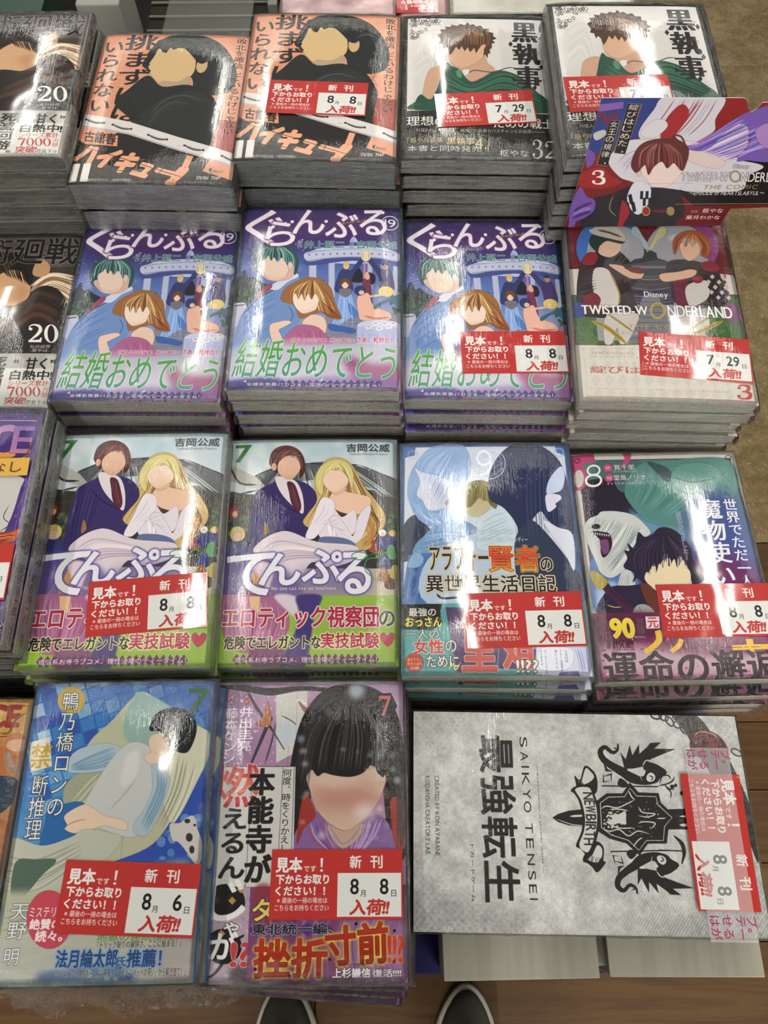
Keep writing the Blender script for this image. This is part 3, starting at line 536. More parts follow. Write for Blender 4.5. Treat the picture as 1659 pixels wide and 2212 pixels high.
    s.P('100 1350 160 1100 280 1000 420 1050 560 1080 700 1180 760 1360', '5d4a86', 10, .75); s.P('700 1340 760 1160 1000 1100 1290 1120 1270 1330', '564584', 24, .55)
    s.P('350 1330 400 1160 460 1130 470 1260 430 1380', 'b98a5a'); s.P('400 1080 560 1110 520 1330 640 1380 600 1420 440 1200', 'c9b4c0', 4)
    # paper band
    s.Q('40 1350 1560 1345 1570 1930 40 1930', '86a63c'); s.P('90 1345 580 1345 660 1450 680 1600 600 1720 460 1780 300 1800 180 1720 120 1500', '9a5c80'); s.HH('180 1360 160 1500 200 1700', '600 1400 620 1560 540 1740', 16, 16, ['b57a98', '6f3c60', 'c898b0'], .6)
    s.P('360 1350 450 1350 440 1480 380 1500', 'd2ac84', sm=0); s.P('560 1350 720 1350 790 1500 780 1560 700 1500', 'c4b8c4', 3); s.P('740 1350 940 1350 880 1520 800 1930 600 1930 700 1700 760 1500', '3c2f6c', 3); s.P('380 1740 640 1760 580 1920 400 1930', '6f3c60', 4)
    for x, y, b, ch in (('', '', (195, 1008, 545, 1335), 'て'), ('', '', (460, 1012, 760, 1255), 'ん'), ('', '', (795, 985, 1095, 1245), 'ぷ'), ('', '', (1075, 1000, 1325, 1328), 'る')): s.T(ch, *b, 'd3d2d8', b=13, gl=12, gc='4a3a86')
    s.O(1240, 1030, 66, 34, 8, '3f8a3c'); s.L('1300 1040 1380 1000 1390 1040 1300 1060 1290 1150 1400 1240', 8, '3f8a3c')
    s.T('No one can live on loneliness', 542, 1272, 1052, 1300, 'd3d2d8', b=1.5, ls=.12)
    s.T('7', 258, 145, 370, 278, '256a2c', b=8); s.T('吉岡公威', 1135, 138, 1475, 200, '2a2a2e', b=4.5); s.T('Yoshioka Kimitake Presents', 1155, 208, 1458, 227, '33333a', b=.8, ls=.1)
    s.T('エロティック視察団', 160, 1435, 1395, 1600, '9c2540', b=7, o=9, oc='d9cdc6', o2=3, oc2='6a4a5a'); s.T('の', 1400, 1470, 1520, 1590, '2a2226', b=7, o=7, oc='d9cdc6')
    s.T('危険でエレガントな', 165, 1668, 930, 1772, '241e1e', b=6, o=7, oc='dcd59c'); s.T('実技試験', 935, 1645, 1398, 1768, '9c2540', b=6, o=8, oc='dfd6b0')
    s.P('1465 1755 1415 1700 1412 1660 1440 1645 1465 1672 1492 1645 1518 1660 1514 1705', 'a42440')
    for i in range(22): x = 262 + i * 52.5; s.Q([x - 34, 1858, x, 1812, x + 34, 1858, x, 1902], '5a2650')
    s.T('煩悩系お寺ラブコメ、理性決壊のティータイム！', 245, 1838, 1382, 1880, 'd9cfd6', b=2)
    s.spine('bcbac0', [('てんぷる', .04, .3, '4a3a86', 2), ('7', .33, .37, '4a3a86', 1), ('吉岡公威', .5, .66, '33333a', 1)]); s.a[int(s.h * .69):, s.w:] = hexc('86a63c')
    return s.image('print_roof_green')

def art_blue():
    s = Sheet(BW, BH, '90 100 1395 95 1600 1910 95 1905'.split(), .0186); s.bg('3c5f98'); s.ink = '26324e'; s.mottle(.05, 14, 3)
    s.Q('130 205 205 190 212 128 1295 112 1305 160 1370 180 1480 1340 110 1340', 'b9bfcb')
    s.O(190, 185, 40, 36, 6, '8aa4cc'); s.O(1325, 160, 40, 36, 6, '8aa4cc')
    s.P('95 780 200 650 320 760 330 900 200 980 95 1000', '2d3649')
    s.P('150 430 195 280 320 135 470 98 600 130 640 300 570 470 560 640 440 720 350 745 240 690 165 560', '7b99c4')
    s.P('205 290 245 390 218 490 265 540 295 600 360 618 440 590 495 500 480 400 380 350 260 320', 'c3c6d8'); s.P('440 560 495 490 492 420 515 500 480 580', 'b08890')
    s.HH('220 300 260 200 420 130', '420 620 520 420 560 180', 26, 5, ['5f80b2', '9db6d8', '4a6aa0'], .7); s.HH('170 540 230 640 360 720', '440 600 420 680 460 720', 10, 5, ['5f80b2', 'b4c8e2'], .7)
    s.P('290 800 360 740 560 690 710 780 640 870 420 910 200 960 210 880', '6b8db6'); s.HH('300 800 440 780 640 800', '220 940 420 890 620 860', 10, 6, ['4a6c98', '93b0d0'], .8)
    s.P('155 960 350 940 330 1100 290 1340 95 1345', '4c6da0', sm=0); s.HH('180 980 150 1150 130 1330', '330 980 290 1150 260 1330', 6, 16, ['35548a', '6f90c0'], .8); s.P('150 1030 200 940 270 980 240 1050 160 1060', '7fa0c0')
    s.P('300 1000 700 780 1000 770 1060 1000 1000 1340 300 1340', 'a6b6ca')
    s.P('690 780 690 690 800 600 880 578 950 640 985 740 960 900 700 920', 'b3c2cc'); s.HH('720 700 820 640 900 620', '720 900 840 860 960 800', 7, 5, ['7f94a6'], .8)
    s.P('600 560 600 620 660 665 720 650 790 590 800 500 700 480', 'b3a684'); s.P('555 570 570 450 650 392 740 385 815 430 848 510 835 600 790 570 770 540 740 540 700 520 630 590', '6a6036'); s.HH('600 560 620 460 700 410', '830 590 820 480 740 400', 20, 5, ['8c8350', '4a4224', 'a39a66'], .7)
    s.P('785 340 850 200 950 110 1060 92 1200 120 1330 230 1400 420 1435 640 1440 790 1340 760 1240 690 1180 620 1100 720 1060 860 1010 900 1000 740 900 600 780 520', '1f2746')
    s.P('980 880 1080 700 1200 760 1500 1130 1515 1245 1060 1245', '283248'); s.HH('1060 140 1040 500 1060 860', '1360 260 1400 520 1420 780', 22, 7, ['2f3a62', '141a34', '3d4a78'], .7)
    s.P('1228 480 1250 370 1340 268 1372 340 1350 445 1285 478', 'b2bcd8'); s.P('1228 490 1320 488 1345 520 1300 560 1305 585 1245 625 1222 560', 'c6c4d6'); s.P('1205 690 1320 745 1435 800 1450 1080 1370 940 1240 760', 'c3c7d4')
    s.O(765, 252, 145, 125, 5, 'a9bcd8'); s.O(765, 252, 118, 100, 3, '8fa6cc')
    for k in range(6): a = k * 1.047; s.L([765 + 118 * math.cos(a), 252 + 100 * math.sin(a), 765 + 118 * math.cos(a + 2.09), 252 + 100 * math.sin(a + 2.09)], 3, '8fa6cc', taper=0)
    s.O(740, 210, 58, 62, 17, 'd4d8e2'); s.L('792 215 790 280 750 330 690 340', 15, 'd4d8e2')
    s.T('原作／寺安清　作画／招来', 520, 762, 972, 802, 'c8ccd2', b=1.5, o=2, oc='5a6c86'); s.T('構成／西野リュウ　キャラクター原案／ジョンディー', 440, 822, 1082, 860, 'c8ccd2', b=1.2, o=2, oc='5a6c86')
    s.T('アラフォー', 318, 900, 780, 1085, '23201e', b=5, o=6, oc='ded8c4', o2=5, oc2='b8873c'); s.T('賢者', 775, 892, 1180, 1090, 'd06a2c>c23a22>d8a83c', b=6, o=5, oc='3a2418', o2=6, oc2='d8b85a'); s.T('の', 1180, 985, 1280, 1085, '23201e', b=5, o=6, oc='ded8c4', o2=3, oc2='b8873c')
    s.T('異世界生活日記', 290, 1118, 1308, 1252, '23201e', b=5, o=7, oc='d9d5c8', o2=5, oc2='a8843c'); s.L('370 1265 420 1300 560 1290', 16, '23201e')
    s.Q('90 1345 1560 1330 1620 1920 90 1920', '4d9292'); s.dots('100 1350 600 1900', 40, 6, 14, ['6fb0ac', '3c7a7c'], .4)
    s.Q('90 1345 415 1345 400 1400 420 1500 330 1550 95 1540', '24211f')
    s.Q('440 1370 880 1380 840 1880 530 1880', '4a2858'); s.Q('860 1690 1150 1700 1130 1860 850 1850', '4a2858')
    s.T('重', 560, 1400, 835, 1870, 'b24a3c', b=10, o=6, oc='c9b4a8', bx=3); s.T('婚', 875, 1440, 1140, 1850, 'b24a3c', b=10, o=6, oc='c9b4a8', bx=3)
    s.P('1150 1680 1560 1660 1600 1920 1150 1900', 'c3c7dc', sm=0); s.P('1180 1700 1300 1680 1430 1700 1440 1800 1380 1860 1240 1870 1160 1830', 'd2d4e0'); s.HH('1450 1690 1480 1780 1500 1880', '1560 1680 1580 1780 1600 1880', 8, 7, ['6c70aa', 'a3a6cc'], .8); s.Q('1340 1880 1480 1870 1500 1910 1320 1910', '5c60a0')
    for t, x0, x1 in (('守りますよ', 1178, 1196), ('ルーセリスさんを', 1212, 1236), ('敵にしてでも', 1294, 1316), ('アルトム皇国を', 1332, 1356), ('となれば', 1372, 1396)): s.T(t, x0, 1705, x1 + 8, 1705 + len(t) * 24, '34366a', b=1, v=1)
    s.T('最強の', 155, 1376, 366, 1440, 'd6d2cc', b=3.5); s.T('おっさん', 130, 1446, 412, 1520, 'd4cf48', b=4.5)
    s.T('一人の', 132, 1545, 390, 1612, 'd6d4cc', b=3, o=5, oc='24211f'); s.T('女性', 190, 1620, 425, 1732, 'b8382c', b=6, o=6, oc='dad6cc'); s.T('の', 440, 1630, 525, 1720, 'd6d4cc', b=3, o=5, oc='24211f'); s.T('ために', 292, 1748, 545, 1840, 'd6d4cc', b=4, o=6, oc='24211f')
    s.E(196, 1802, 74, 72, 'a83430'); s.T('書き下ろし', 142, 1765, 255, 1792, 'd8c848', b=1.5); s.T('原作小説も', 140, 1798, 262, 1826, 'd8c848', b=1.5); s.T('収録!', 165, 1832, 235, 1858, 'd8d4cc', b=1.5)
    s.L('460 1860 500 1820 520 1860 560 1800', 10, 'd4cf48'); s.T('!!??', 992, 1785, 1168, 1882, 'd2cfc8', b=5, o=6, oc='2a2624')
    s.spine('3c5f98', [('アラフォー賢者', .05, .5, 'd8d6d0', 1)]); s.a[int(s.h * .7):, s.w:] = hexc('b4b8d0'); return s.image('print_blue_wizard')
def art_beast():
    s = Sheet(BW, BH, '75 95 1390 100 1818 1900 335 1930'.split(), .0193); s.bg('beb9b4')
    s.Q('138 146 1366 150 1745 1390 296 1378', '3f1830'); s.Q('146 152 1358 156 1732 1384 303 1370', '446c6c>3c6468>44507e>5a2448'); s.ink = '14101c'
    s.P('180 330 420 300 560 380 650 480 660 560 560 590 420 560 230 660 200 500', '21182a')
    s.P('290 165 620 160 700 280 640 420 480 400 420 300 330 290', '3a5a5e'); s.P('560 500 520 380 620 200 900 160 1350 165 1420 440 1200 470 1130 480 1060 700 1040 860 880 700 700 640', '4a7a74')
    s.HH('600 200 640 360 600 500', '1380 260 1200 420 900 640', 18, 14, ['35595a', '5f948a', '6fa8b8'], .5); s.P('700 170 840 210 900 260 980 300 860 330 780 260', '2c4648'); s.P('900 250 1000 190 1200 200 1300 300 1180 440 1000 450 900 400', '55887e'); s.L('900 290 1000 330 1100 340 1240 310', 9, '263c40'); s.L('930 390 1020 430 1140 420', 10, '263c40')
    s.P('560 540 700 640 900 700 1030 720 1000 800 760 760 600 660', '6c9cc0', 8, .6)
    s.P('1040 480 1420 460 1640 1100 1680 1300 1100 1200 1000 900', '3f4c88', 30, .8); s.P('1100 900 1500 980 1700 1250 1690 1390 1150 1300', '6a2050', 30, .85); s.P('1100 1080 1300 1060 1240 1130 1120 1160', 'c9b8c4', 8)
    s.P('250 940 420 1060 560 1000 640 1160 560 1250 300 1380', '4a6aa8'); s.P('300 1180 420 1120 480 1200 330 1370', '9cb4cc', 6, .8)
    # plain shaggy white beast
    s.P('190 700 230 620 300 590 340 560 480 565 600 600 700 690 725 750 620 810 560 900 540 1010 420 1095 330 1050 290 960 240 850', 'b9bcba')
    s.HH('300 600 260 660 220 700', '680 700 560 900 420 1080', 60, 6, ['8f9a9c', 'd6d8d4', '788488'], .75, .2); s.P('265 720 340 725 400 745 420 830 390 900 350 930 330 880 330 800', '2a1626'); s.P('325 800 385 790 395 880 350 900', '6c3c6c'); s.E(290, 680, 34, 20, '2c2430')
    for i in range(7): s.Q([280 + i * 18, 728 + i * 3, 292 + i * 18, 732 + i * 3, 285 + i * 18, 752 + i * 3], 'd8d6cc')
    s.P('470 1150 500 1050 560 1030 600 1100 600 1180 500 1170', 'b4b8b8'); s.HH('490 1080 480 1120 470 1160', '580 1060 590 1110 600 1160', 6, 5, ['7c8890'], .8)
    # plain dark-haired figure
    s.P('400 1180 560 1160 700 1150 900 1160 900 1390 330 1390', '241a38'); s.P('700 1080 770 1000 900 930 1000 950 1060 1060 1050 1160 880 1250 760 1190', 'd3c2a2')
    s.P('515 1010 545 940 520 880 560 880 545 820 600 860 630 735 680 770 740 755 800 700 900 710 990 780 1050 870 1070 960 1160 1110 1070 1150 1040 1040 960 920 930 1020 850 900 790 1050 760 980 700 1090 690 1160 630 1100 590 1130 600 1060', '21172e')
    s.HH('600 1060 600 900 760 780', '1060 1060 1040 900 880 760', 34, 8, ['3a2a4e', '120c1c', '4c3a60'], .7, .1); s.P('690 1120 700 1050 725 1075 745 1000 775 1060 800 985 830 1020 850 960 880 1010 920 950 945 1020 985 960 1010 1010 1045 1050 1050 1120 1000 1200 820 1220', 'd3c2a2'); s.P('650 1170 740 1170 860 1390 760 1390', '5c2c20')
    s.L('300 1080 420 1220 600 1380', [56, 62, 70], '3f1a3e'); s.HH('320 1110 430 1230 600 1360', '350 1080 460 1200 640 1340', 4, 6, ['5e3058', '28102a'], .8); s.P('245 1055 285 1035 370 1100 385 1140 330 1190 280 1150', '9c8e40'); s.L('380 1310 440 1330 500 1330', 9, 'a89840')
    s.P('600 1390 620 1320 690 1310 750 1350 760 1400', '8f8f90'); s.L([640, 1320, 660, 1390], 4, '4a4a4c')
    s.P('80 100 265 96 285 160 200 168 160 220 120 420 90 300', 'b33a6c', sm=0); s.E(150, 290, 62, 92, 'c2bdb8'); s.O(150, 290, 66, 96, 26, 'b33a6c'); s.P('505 96 568 96 548 180 480 200 520 150', 'b33a6c')
    for x in (135, 1348): s.O(x, 146, 24, 20, 6, '2a2024')
    s.O(268, 228, 56, 46, 15, 'dcdad6'); s.O(268, 310, 70, 54, 18, 'dcdad6')
    for y, t, n, x1, h in ((212, '原作', '筧千里', 600, 40), (294, '作画', '堂島ノリオ', 690, 42)): s.E(382 + (y - 212) * .15, y, 36, 32, 'b33a6c'); s.T(t, 362 + (y - 212) * .15, y - 14, 404 + (y - 212) * .15, y + 14, 'dcc8d0', b=.8); s.T(n, 428, y - 24, x1, y + 18, 'd9d6d2', b=2.2, o=3, oc='3a3a4a')
    s.T('（カドカワBOOKS）', 425, 234, 608, 252, 'b9b6b2', b=.6); s.T('キャラクター原案 hu-ko', 375, 328, 678, 350, 'd2cfcc', b=1, o=2, oc='3a3a4a')
    s.T('世界でただ一人', 1300, 478, 1565, 1180, 'd9d8de', b=3.5, v=1, bx=1, gl=5, gc='2c3a80'); s.T('魔物使い', 1082, 478, 1420, 1150, 'd9d8de', b=5, v=1, bx=2, gl=6, gc='2c3a80')
    s.T('～転職したら魔王に', 1002, 495, 1098, 885, '2a2c50', b=1.5, v=1, o=3.5, oc='c9cbd8'); s.T('間違われました～', 930, 575, 1042, 960, '2a2c50', b=1.5, v=1, o=3.5, oc='c9cbd8')
    s.Q('255 1378 1760 1370 1860 1940 340 1940', '7b2a52'); s.P('280 1400 760 1380 840 1500 700 1600 420 1640 340 1700', '4a1c34', 10, .8); s.P('300 1660 900 1640 1800 1680 1840 1880 360 1870', 'b8a0ac', 20, .85); s.dots('340 1580 1700 1920', 90, 4, 14, ['9c2c5c', 'd2c2ca', '7b2a52', '4a1c34'], .7)
    s.P('680 1600 900 1580 1400 1590 1790 1600 1800 1700 1000 1700', '5a2440', 14, .8)
    s.T('90', 405, 1428, 608, 1572, 'e0c832>d6b820', b=9, o=5, oc='e8e0b0'); s.T('万部', 612, 1430, 692, 1545, '2a1a20', b=3, v=1, o=3, oc='a88a96'); s.Q('690 1408 800 1408 806 1502 700 1506', 'cfc6c6'); s.T('元', 704, 1418, 798, 1496, 'b8384a', b=5); s.T('※電子版含む', 585, 1562, 700, 1580, 'c4b4ba', b=.6); s.T('累計突破!!', 372, 1590, 600, 1660, '3a1626', b=4)
    s.L('790 1520 800 1600 740 1660 690 1690', [46, 50, 44, 40], 'd0a832'); s.L('980 1590 960 1640 900 1690', [40, 42, 36], 'd0a832'); s.Q('1380 1640 1760 1625 1765 1665 1390 1680', 'd0a832'); s.Q('1490 1590 1545 1590 1560 1690 1510 1690', 'd0a832')
    s.T('運命の邂逅', 345, 1690, 1800, 1925, '241418', b=7, bx=3)
    s.spine('beb9b4', [('魔物使い', .05, .4, '3f1830', 1)]); return s.image('print_beast_pink')

def art_sofa():
    s = Sheet(.1190, .176, '215 105 1335 97 1170 1950 -110 1975'.split(), .015); s.bg('1f4a8c>2f66a6>5a8cb4>7a98a4'); s.ink = '3a4048'
    R = s.rng; cols = ['2a3f8c', '8fb4c4', '6fa4bc', '3f78b0', 'b4c4c8', '2f5fa0', '4a8ab0']
    for i in range(12):
        for j in range(13):
            x, y = 30 + i * 92 + j * 22, 110 + j * 82 - i * 26 + (i > 5) * 20
            if x < 640 or y < 380: s.Q([x, y, x + 80, y - 26, x + 98, y + 48, x + 18, y + 76], cols[R.randint(7)], a=.65)
    s.P('700 110 1320 110 1300 420 1000 300 760 330', '1c4f94', 30, .7)
    s.P('880 850 1250 640 1260 1100 1200 1260 700 1260', '2a479a'); s.dots('900 900 1240 1260', 26, 20, 36, cols, .45)
    s.P('500 560 700 330 860 170 960 200 1080 290 1330 440 1300 560 1160 760 1060 950 930 1110 720 1200 560 1240 480 1100', 'a5a68c')
    s.P('820 210 880 165 1100 300 1010 470 880 520 760 420', '7f9c96', 3); s.P('1080 560 1190 380 1320 470 1210 740 1060 980 1000 760', 'b8b8a2'); s.HH('1100 560 1060 760 960 980', '1230 620 1160 820 1040 1040', 7, 9, ['7c7c66', 'c9c9b4'], .7)
    s.P('380 760 520 640 640 640 700 760 600 960 420 980', '8d927c'); s.HH('430 840 520 740 600 660', '500 960 620 840 690 760', 6, 10, ['5f6a5a', 'b8b99e'], .7)
    s.P('405 600 470 520 640 480 760 520 760 600 640 650 420 660', '9aaab4'); s.HH('420 620 540 560 700 500', '440 650 600 640 740 600', 12, 5, ['4f7894'], .7, .02)
    s.P('500 880 600 700 700 560 800 480 900 490 1010 580 1040 680 960 900 860 1040 760 1060 620 1010 520 960', 'b0b2b0'); s.L('840 700 760 800 660 900', 5, '8a8c8c'); s.P('780 560 860 540 830 700 740 740', 'c6c6c2', 6, .7)
    s.P('940 600 1040 680 1045 740 990 900 900 1050 820 1030 830 960 880 900 940 760', '9aaab4'); s.HH('960 640 960 760 860 980', '1040 700 1000 860 900 1040', 12, 5, ['4f7894'], .7, .02)
    s.P('920 470 950 430 1030 430 1045 520 990 560 940 545', 'c9b09a'); s.P('890 560 960 540 980 600 920 610', 'c9b09a')
    s.P('925 400 960 310 1040 268 1130 270 1200 320 1222 400 1190 500 1150 545 1080 530 1050 500 1040 440 990 410', '15161c'); s.HH('960 380 1010 300 1100 280', '1060 520 1150 480 1200 360', 26, 7, ['2c3038', '0c0d10', '3a3f48'], .8, .2)
    s.P('230 1150 260 960 290 885 500 845 512 1010 500 1060 440 1100', '275a94'); s.P('385 925 500 860 560 880 640 930 760 960 770 1020 640 990 560 1010 450 1035 385 1010 400 985', 'cdb49c'); s.L('390 990 460 960 520 950', 5, '8a6a58')
    s.P('-60 1120 60 1060 240 1110 420 1060 520 1010 700 1040 740 1080 640 1200 480 1260 340 1420 200 1500 0 1500 -70 1300', 'a9aa9c'); s.HH('0 1150 200 1180 480 1080', '-40 1400 200 1400 500 1200', 12, 10, ['828676', 'c4c4b4', '6f7466'], .5)
    s.P('70 1210 200 1195 330 1200 230 1300 120 1420 40 1420', '4a5c50'); s.P('-80 1420 300 1380 600 1240 900 1240 1190 1240 1170 1700 -90 1700', 'a2a38c', 10); s.HH('0 1500 400 1400 900 1280', '-60 1900 300 1800 800 1500', 12, 22, ['7d826e', 'b9b9a0', '6f7a74'], .5)
    s.P('1045 985 1110 975 1180 930 1210 960 1215 1010 1240 1080 1240 1180 1210 1240 1130 1130 1090 1090 1060 1080', 'b9b4b0'); [s.E(x, y, a, b, '352c2e') for x, y, a, b in ((1155, 965, 18, 14), (1165, 1065, 20, 26), (1180, 1140, 16, 24), (1200, 990, 9, 8))]
    s.P('-110 1680 200 1640 700 1620 1190 1640 1165 1960 -115 1985', 'a5a598', 12, .9); s.P('250 1880 700 1850 800 1950 260 1960', '35507c', 10, .8); s.P('950 1680 1180 1660 1165 1950 980 1950', '9a9692', 6); s.dots('500 1850 800 1950', 12, 14, 30, ['3f7ab0', '8ab0a8', '2a3f8c'], .6)
    s.E(432, 210, 88, 84, 'a98e34')
    s.T('鴨乃橋ロンの', 384, 158, 372, 925, 'cfcfcc', b=2, v=1, o=5, oc='23262e'); s.T('断推理', 188, 676, 226, 1070, 'cfcfcc', b=2, v=1, o=5, oc='23262e')
    for i in range(3): y = 665 + i * 138; s.L([176 - i * 24, y, 270 - i * 20, y], 4, 'b8b8b4', taper=0)
    s.Q('160 470 292 438 305 620 168 656', 'c2c0b2'); s.T('禁', 180, 478, 288, 630, 'b08a2a', b=3, bx=2)
    s.T('7', 1182, 150, 1288, 295, '1c5020', b=8)
    s.T('天野', 45, 1468, 130, 1680, 'd4d2cc', b=2.5, v=1, o=4, oc='343a54'); s.T('明', 5, 1742, 80, 1838, 'd4d2cc', b=2.5, o=4, oc='343a54'); s.T('JUMP COMICS+', -90, 1868, 162, 1894, 'c9c8c0', b=2, o=2, oc='5a5c58')
    s.E(283, 1562, 142, 178, 'b0404e'); s.T('ミステリー!', 165, 1490, 380, 1545, 'dcd2ce', b=2); s.T('絶賛の', 165, 1560, 352, 1620, 'dcd2ce', b=4); s.T('続々。', 200, 1630, 360, 1695, 'dcd2ce', b=4)
    s.T('地獄の連続推理！', 585, 1640, 1085, 1690, '56783a', b=2.5, o=2, oc='b8b8a8'); s.T('『トリック破りの痛快さ、ここに極まる！』', 585, 1695, 1105, 1730, '23211f', b=2, o=2.5, oc='c6c4ba')
    s.T('法月綸太郎', 332, 1748, 700, 1850, '23406c', b=4, gl=8, gc='6f8cb8'); s.T('氏', 706, 1790, 760, 1845, '23406c', b=2, gl=6, gc='6f8cb8'); s.T('推薦！', 775, 1748, 975, 1850, '23406c', b=4, gl=8, gc='6f8cb8')
    s.T('「ロンよ、すべてのホームズの末裔を「ライヘンバッハの呪い」から解き放て！」', 320, 1866, 1125, 1906, '23211f', b=1.8, o=2.5, oc='c6c4ba')
    s.spine('3f78b0', [('鴨乃橋ロン', .1, .5, 'd0d0cc', 1)]); return s.image('print_blue_sofa')

def art_flame():
    s = Sheet(BW, BH, '222 97 1355 82 1415 1970 52 1965'.split(), .0144); s.bg('a3829e>93708f>9a7f98>a5949f'); s.ink = '241a22'
    s.P('590 135 780 130 775 330 700 520 590 580', 'bcbab6', sm=0); s.P('780 85 1370 85 1380 500 1300 300 1000 120 780 140', '9a7f9a'); s.P('200 100 420 110 400 560 180 580', '6b4a72', 30, .6)
    s.dots('220 110 800 600', 110, 3, 10, ['d2c4d2', 'b8a4ba', 'e0d8e0'], .6)
    s.L('225 115 400 130 560 150 720 130 880 135 1000 150', [8, 40, 46, 30, 24, 10], '2c2729'); s.L('420 150 480 260 540 340 640 500', [10, 22, 16, 6], '38323a'); s.L('560 300 500 440 440 580', [26, 20, 14], '3c3540'); s.L('590 330 560 460 520 590', 12, '4a4350'); s.L('620 290 690 330 710 350', 8, '55505a')
    s.E(650, 400, 52, 70, 'a9b8c6', 14, .8)
    s.P('470 340 510 300 540 205 560 290 545 360 480 350', 'a06a4c'); s.P('725 205 780 250 860 280 935 285 880 320 820 310 760 270', '8a6450')
    s.P('668 700 690 520 735 340 800 220 880 140 980 105 1130 110 1250 170 1330 300 1375 560 1390 1140 1290 1140 1250 800 1200 600 850 620 790 640 800 800 740 980 720 1130 650 1110', '1b1817')
    s.P('735 1140 720 980 830 880 920 980 1010 1080 1110 960 1200 900 1280 960 1300 1140', '77578a'); s.P('715 1080 740 840 780 780 830 900 760 980', '8c2c22'); s.P('1290 820 1350 800 1390 900 1385 1100 1320 1080', '8c2c22'); s.HH('760 950 800 1040 900 1130', '1240 930 1200 1030 1120 1130', 20, 12, ['9c82b0', '5c4072', 'b8a4c6', 'a03a34'], .6)
    s.P('905 960 1010 1000 1120 950 1100 1040 1000 1110 930 1040', 'ad8f7c'); s.L('905 950 960 1040 1000 1080 1060 1040 1130 930', 10, '8a7a96')
    s.P('788 640 800 760 840 870 920 955 1010 998 1090 960 1180 870 1235 770 1245 640 1010 560', 'b99e8e'); s.P('810 760 1000 730 1220 760 1200 850 1000 860 840 850', '9c5648', 30, .6); s.E(960, 690, 150, 40, 'c8b0a4', 14, .5)
    s.P('775 560 800 420 880 250 1000 160 1130 180 1230 330 1260 520 1250 660 1210 640 1180 580 1120 640 1040 665 940 655 880 640 840 660 800 600', '1a1716')
    s.HH('840 620 880 420 980 220', '1240 620 1240 420 1120 220', 46, 8, ['3a3634', '0e0c0c', '5a5458', '2a2625'], .6, .05); s.HH('700 640 760 380 880 220', '780 780 830 460 940 260', 12, 7, ['3a3438', '4c4048'], .5); s.HH('1290 500 1330 800 1340 1100', '1350 480 1370 800 1375 1100', 6, 10, ['33302f'], .7)
    s.dots('700 120 1380 1080', 26, 8, 26, ['b8c8d8', 'd8dce4'], .45, 5); s.E(1075, 140, 52, 50, 'a9b8c4', 10, .8); s.E(1130, 880, 60, 50, 'd8ccd4', 18, .7)
    # title panel
    s.Q('243 600 708 600 690 1345 160 1345', 'b9b7b3'); [s.L([x, 604, x2, 1340], 3, '3a3634', taper=0) for x, x2 in ((450, 398), (632, 592), (700, 676))]; s.L([243, 602, 708, 602], 4, '2a2624', taper=0)
    s.P('150 1340 440 1350 440 1970 60 1970 100 1560', '9c8a98', sm=0); s.dots('70 1340 440 1960', 70, 6, 24, ['b0a2ae', '84707e', 'c4bac4'], .5)
    s.L('60 1930 200 1900 330 1700 390 1650', [10, 16, 26, 12], '2a2528'); s.P('95 1790 160 1760 180 1820 120 1850', '8a6450'); s.P('300 1860 430 1830 440 1970 330 1970', '3a3236', 10, .8)
    s.E(275, 1440, 122, 112, '191717'); s.E(262, 1722, 112, 112, '191717'); [s.Q([x - 24, y, x, y - 26, x + 24, y, x, y + 26], 'a0783c') for x, y in ((370, 1360), (318, 1432), (170, 1700), (250, 1640))]
    s.T('燃', 212, 590, 478, 850, 'a03038>c06858>a82c30', b=7, o=5, oc='c8bcc0'); s.T('えるん', 262, 860, 385, 1290, '1d1b1a', b=6, v=1, bx=2)
    s.T('本能寺が', 432, 618, 545, 1315, '1d1b1a', b=8, v=1, bx=3); s.T('何度、時をくりかえしても', 632, 618, 660, 1240, '1d1b1a', b=1.5, v=1)
    s.T('じ', 190, 1295, 390, 1555, 'd0cecc', b=8); s.T('ゃ', 268, 1570, 352, 1645, 'c9c6c4', b=5, o=4, oc='191717'); s.T('が', 188, 1632, 340, 1800, 'd0cecc', b=8); s.T('!?', 312, 1700, 425, 1850, 'a83438', b=7, o=4, oc='c4b4b8')
    for t, x0, y0, x1, y1 in (('井出圭亮', 374, 240, 436, 508), ('藤本ケンシ', 288, 250, 340, 580)): s.T(t, x0, y0, x1, y1, 'd9d3d9', b=2, v=1)
    for t, x, y, c in (('原', 412, 180, '5a4060'), ('作', 412, 212, '9a3434'), ('漫', 325, 182, '9a3434'), ('画', 320, 214, '33262e')): s.E(x, y, 16, 15, c); s.T(t, x - 10, y - 10, x + 10, y + 10, 'd9c8c8')
    s.Q('1165 230 1195 160 1285 152 1325 230 1290 302 1200 305', '1a1615'); serif7(s, 1210, 170, 1285, 290, 'a8525c')
    # paper band
    s.P('430 1350 1400 1340 1420 1975 400 1975', '6b3a60', sm=0); s.P('460 1350 560 1350 600 1560 460 1560', '7a2c34', 6, .8); s.P('1000 1570 1410 1570 1415 1960 1100 1960', '83608a', 14, .8); s.HH('480 1400 520 1650 460 1950', '1380 1580 1300 1750 1390 1950', 22, 16, ['8a5a80', '4a2440', '7a2c34', 'a383a4'], .4, .2)
    for i in range(5): x = 470 + i * 104; s.Q([x - 56, 1614, x, 1572, x + 56, 1614, x, 1662], '4a2c68')
    s.T('タ', 448, 1425, 560, 1560, 'c8b860', b=6, o=5, oc='241c1c'); s.T('東北統一編、', 440, 1580, 940, 1650, '231f26', b=4, o=4, oc='a8a4b0')
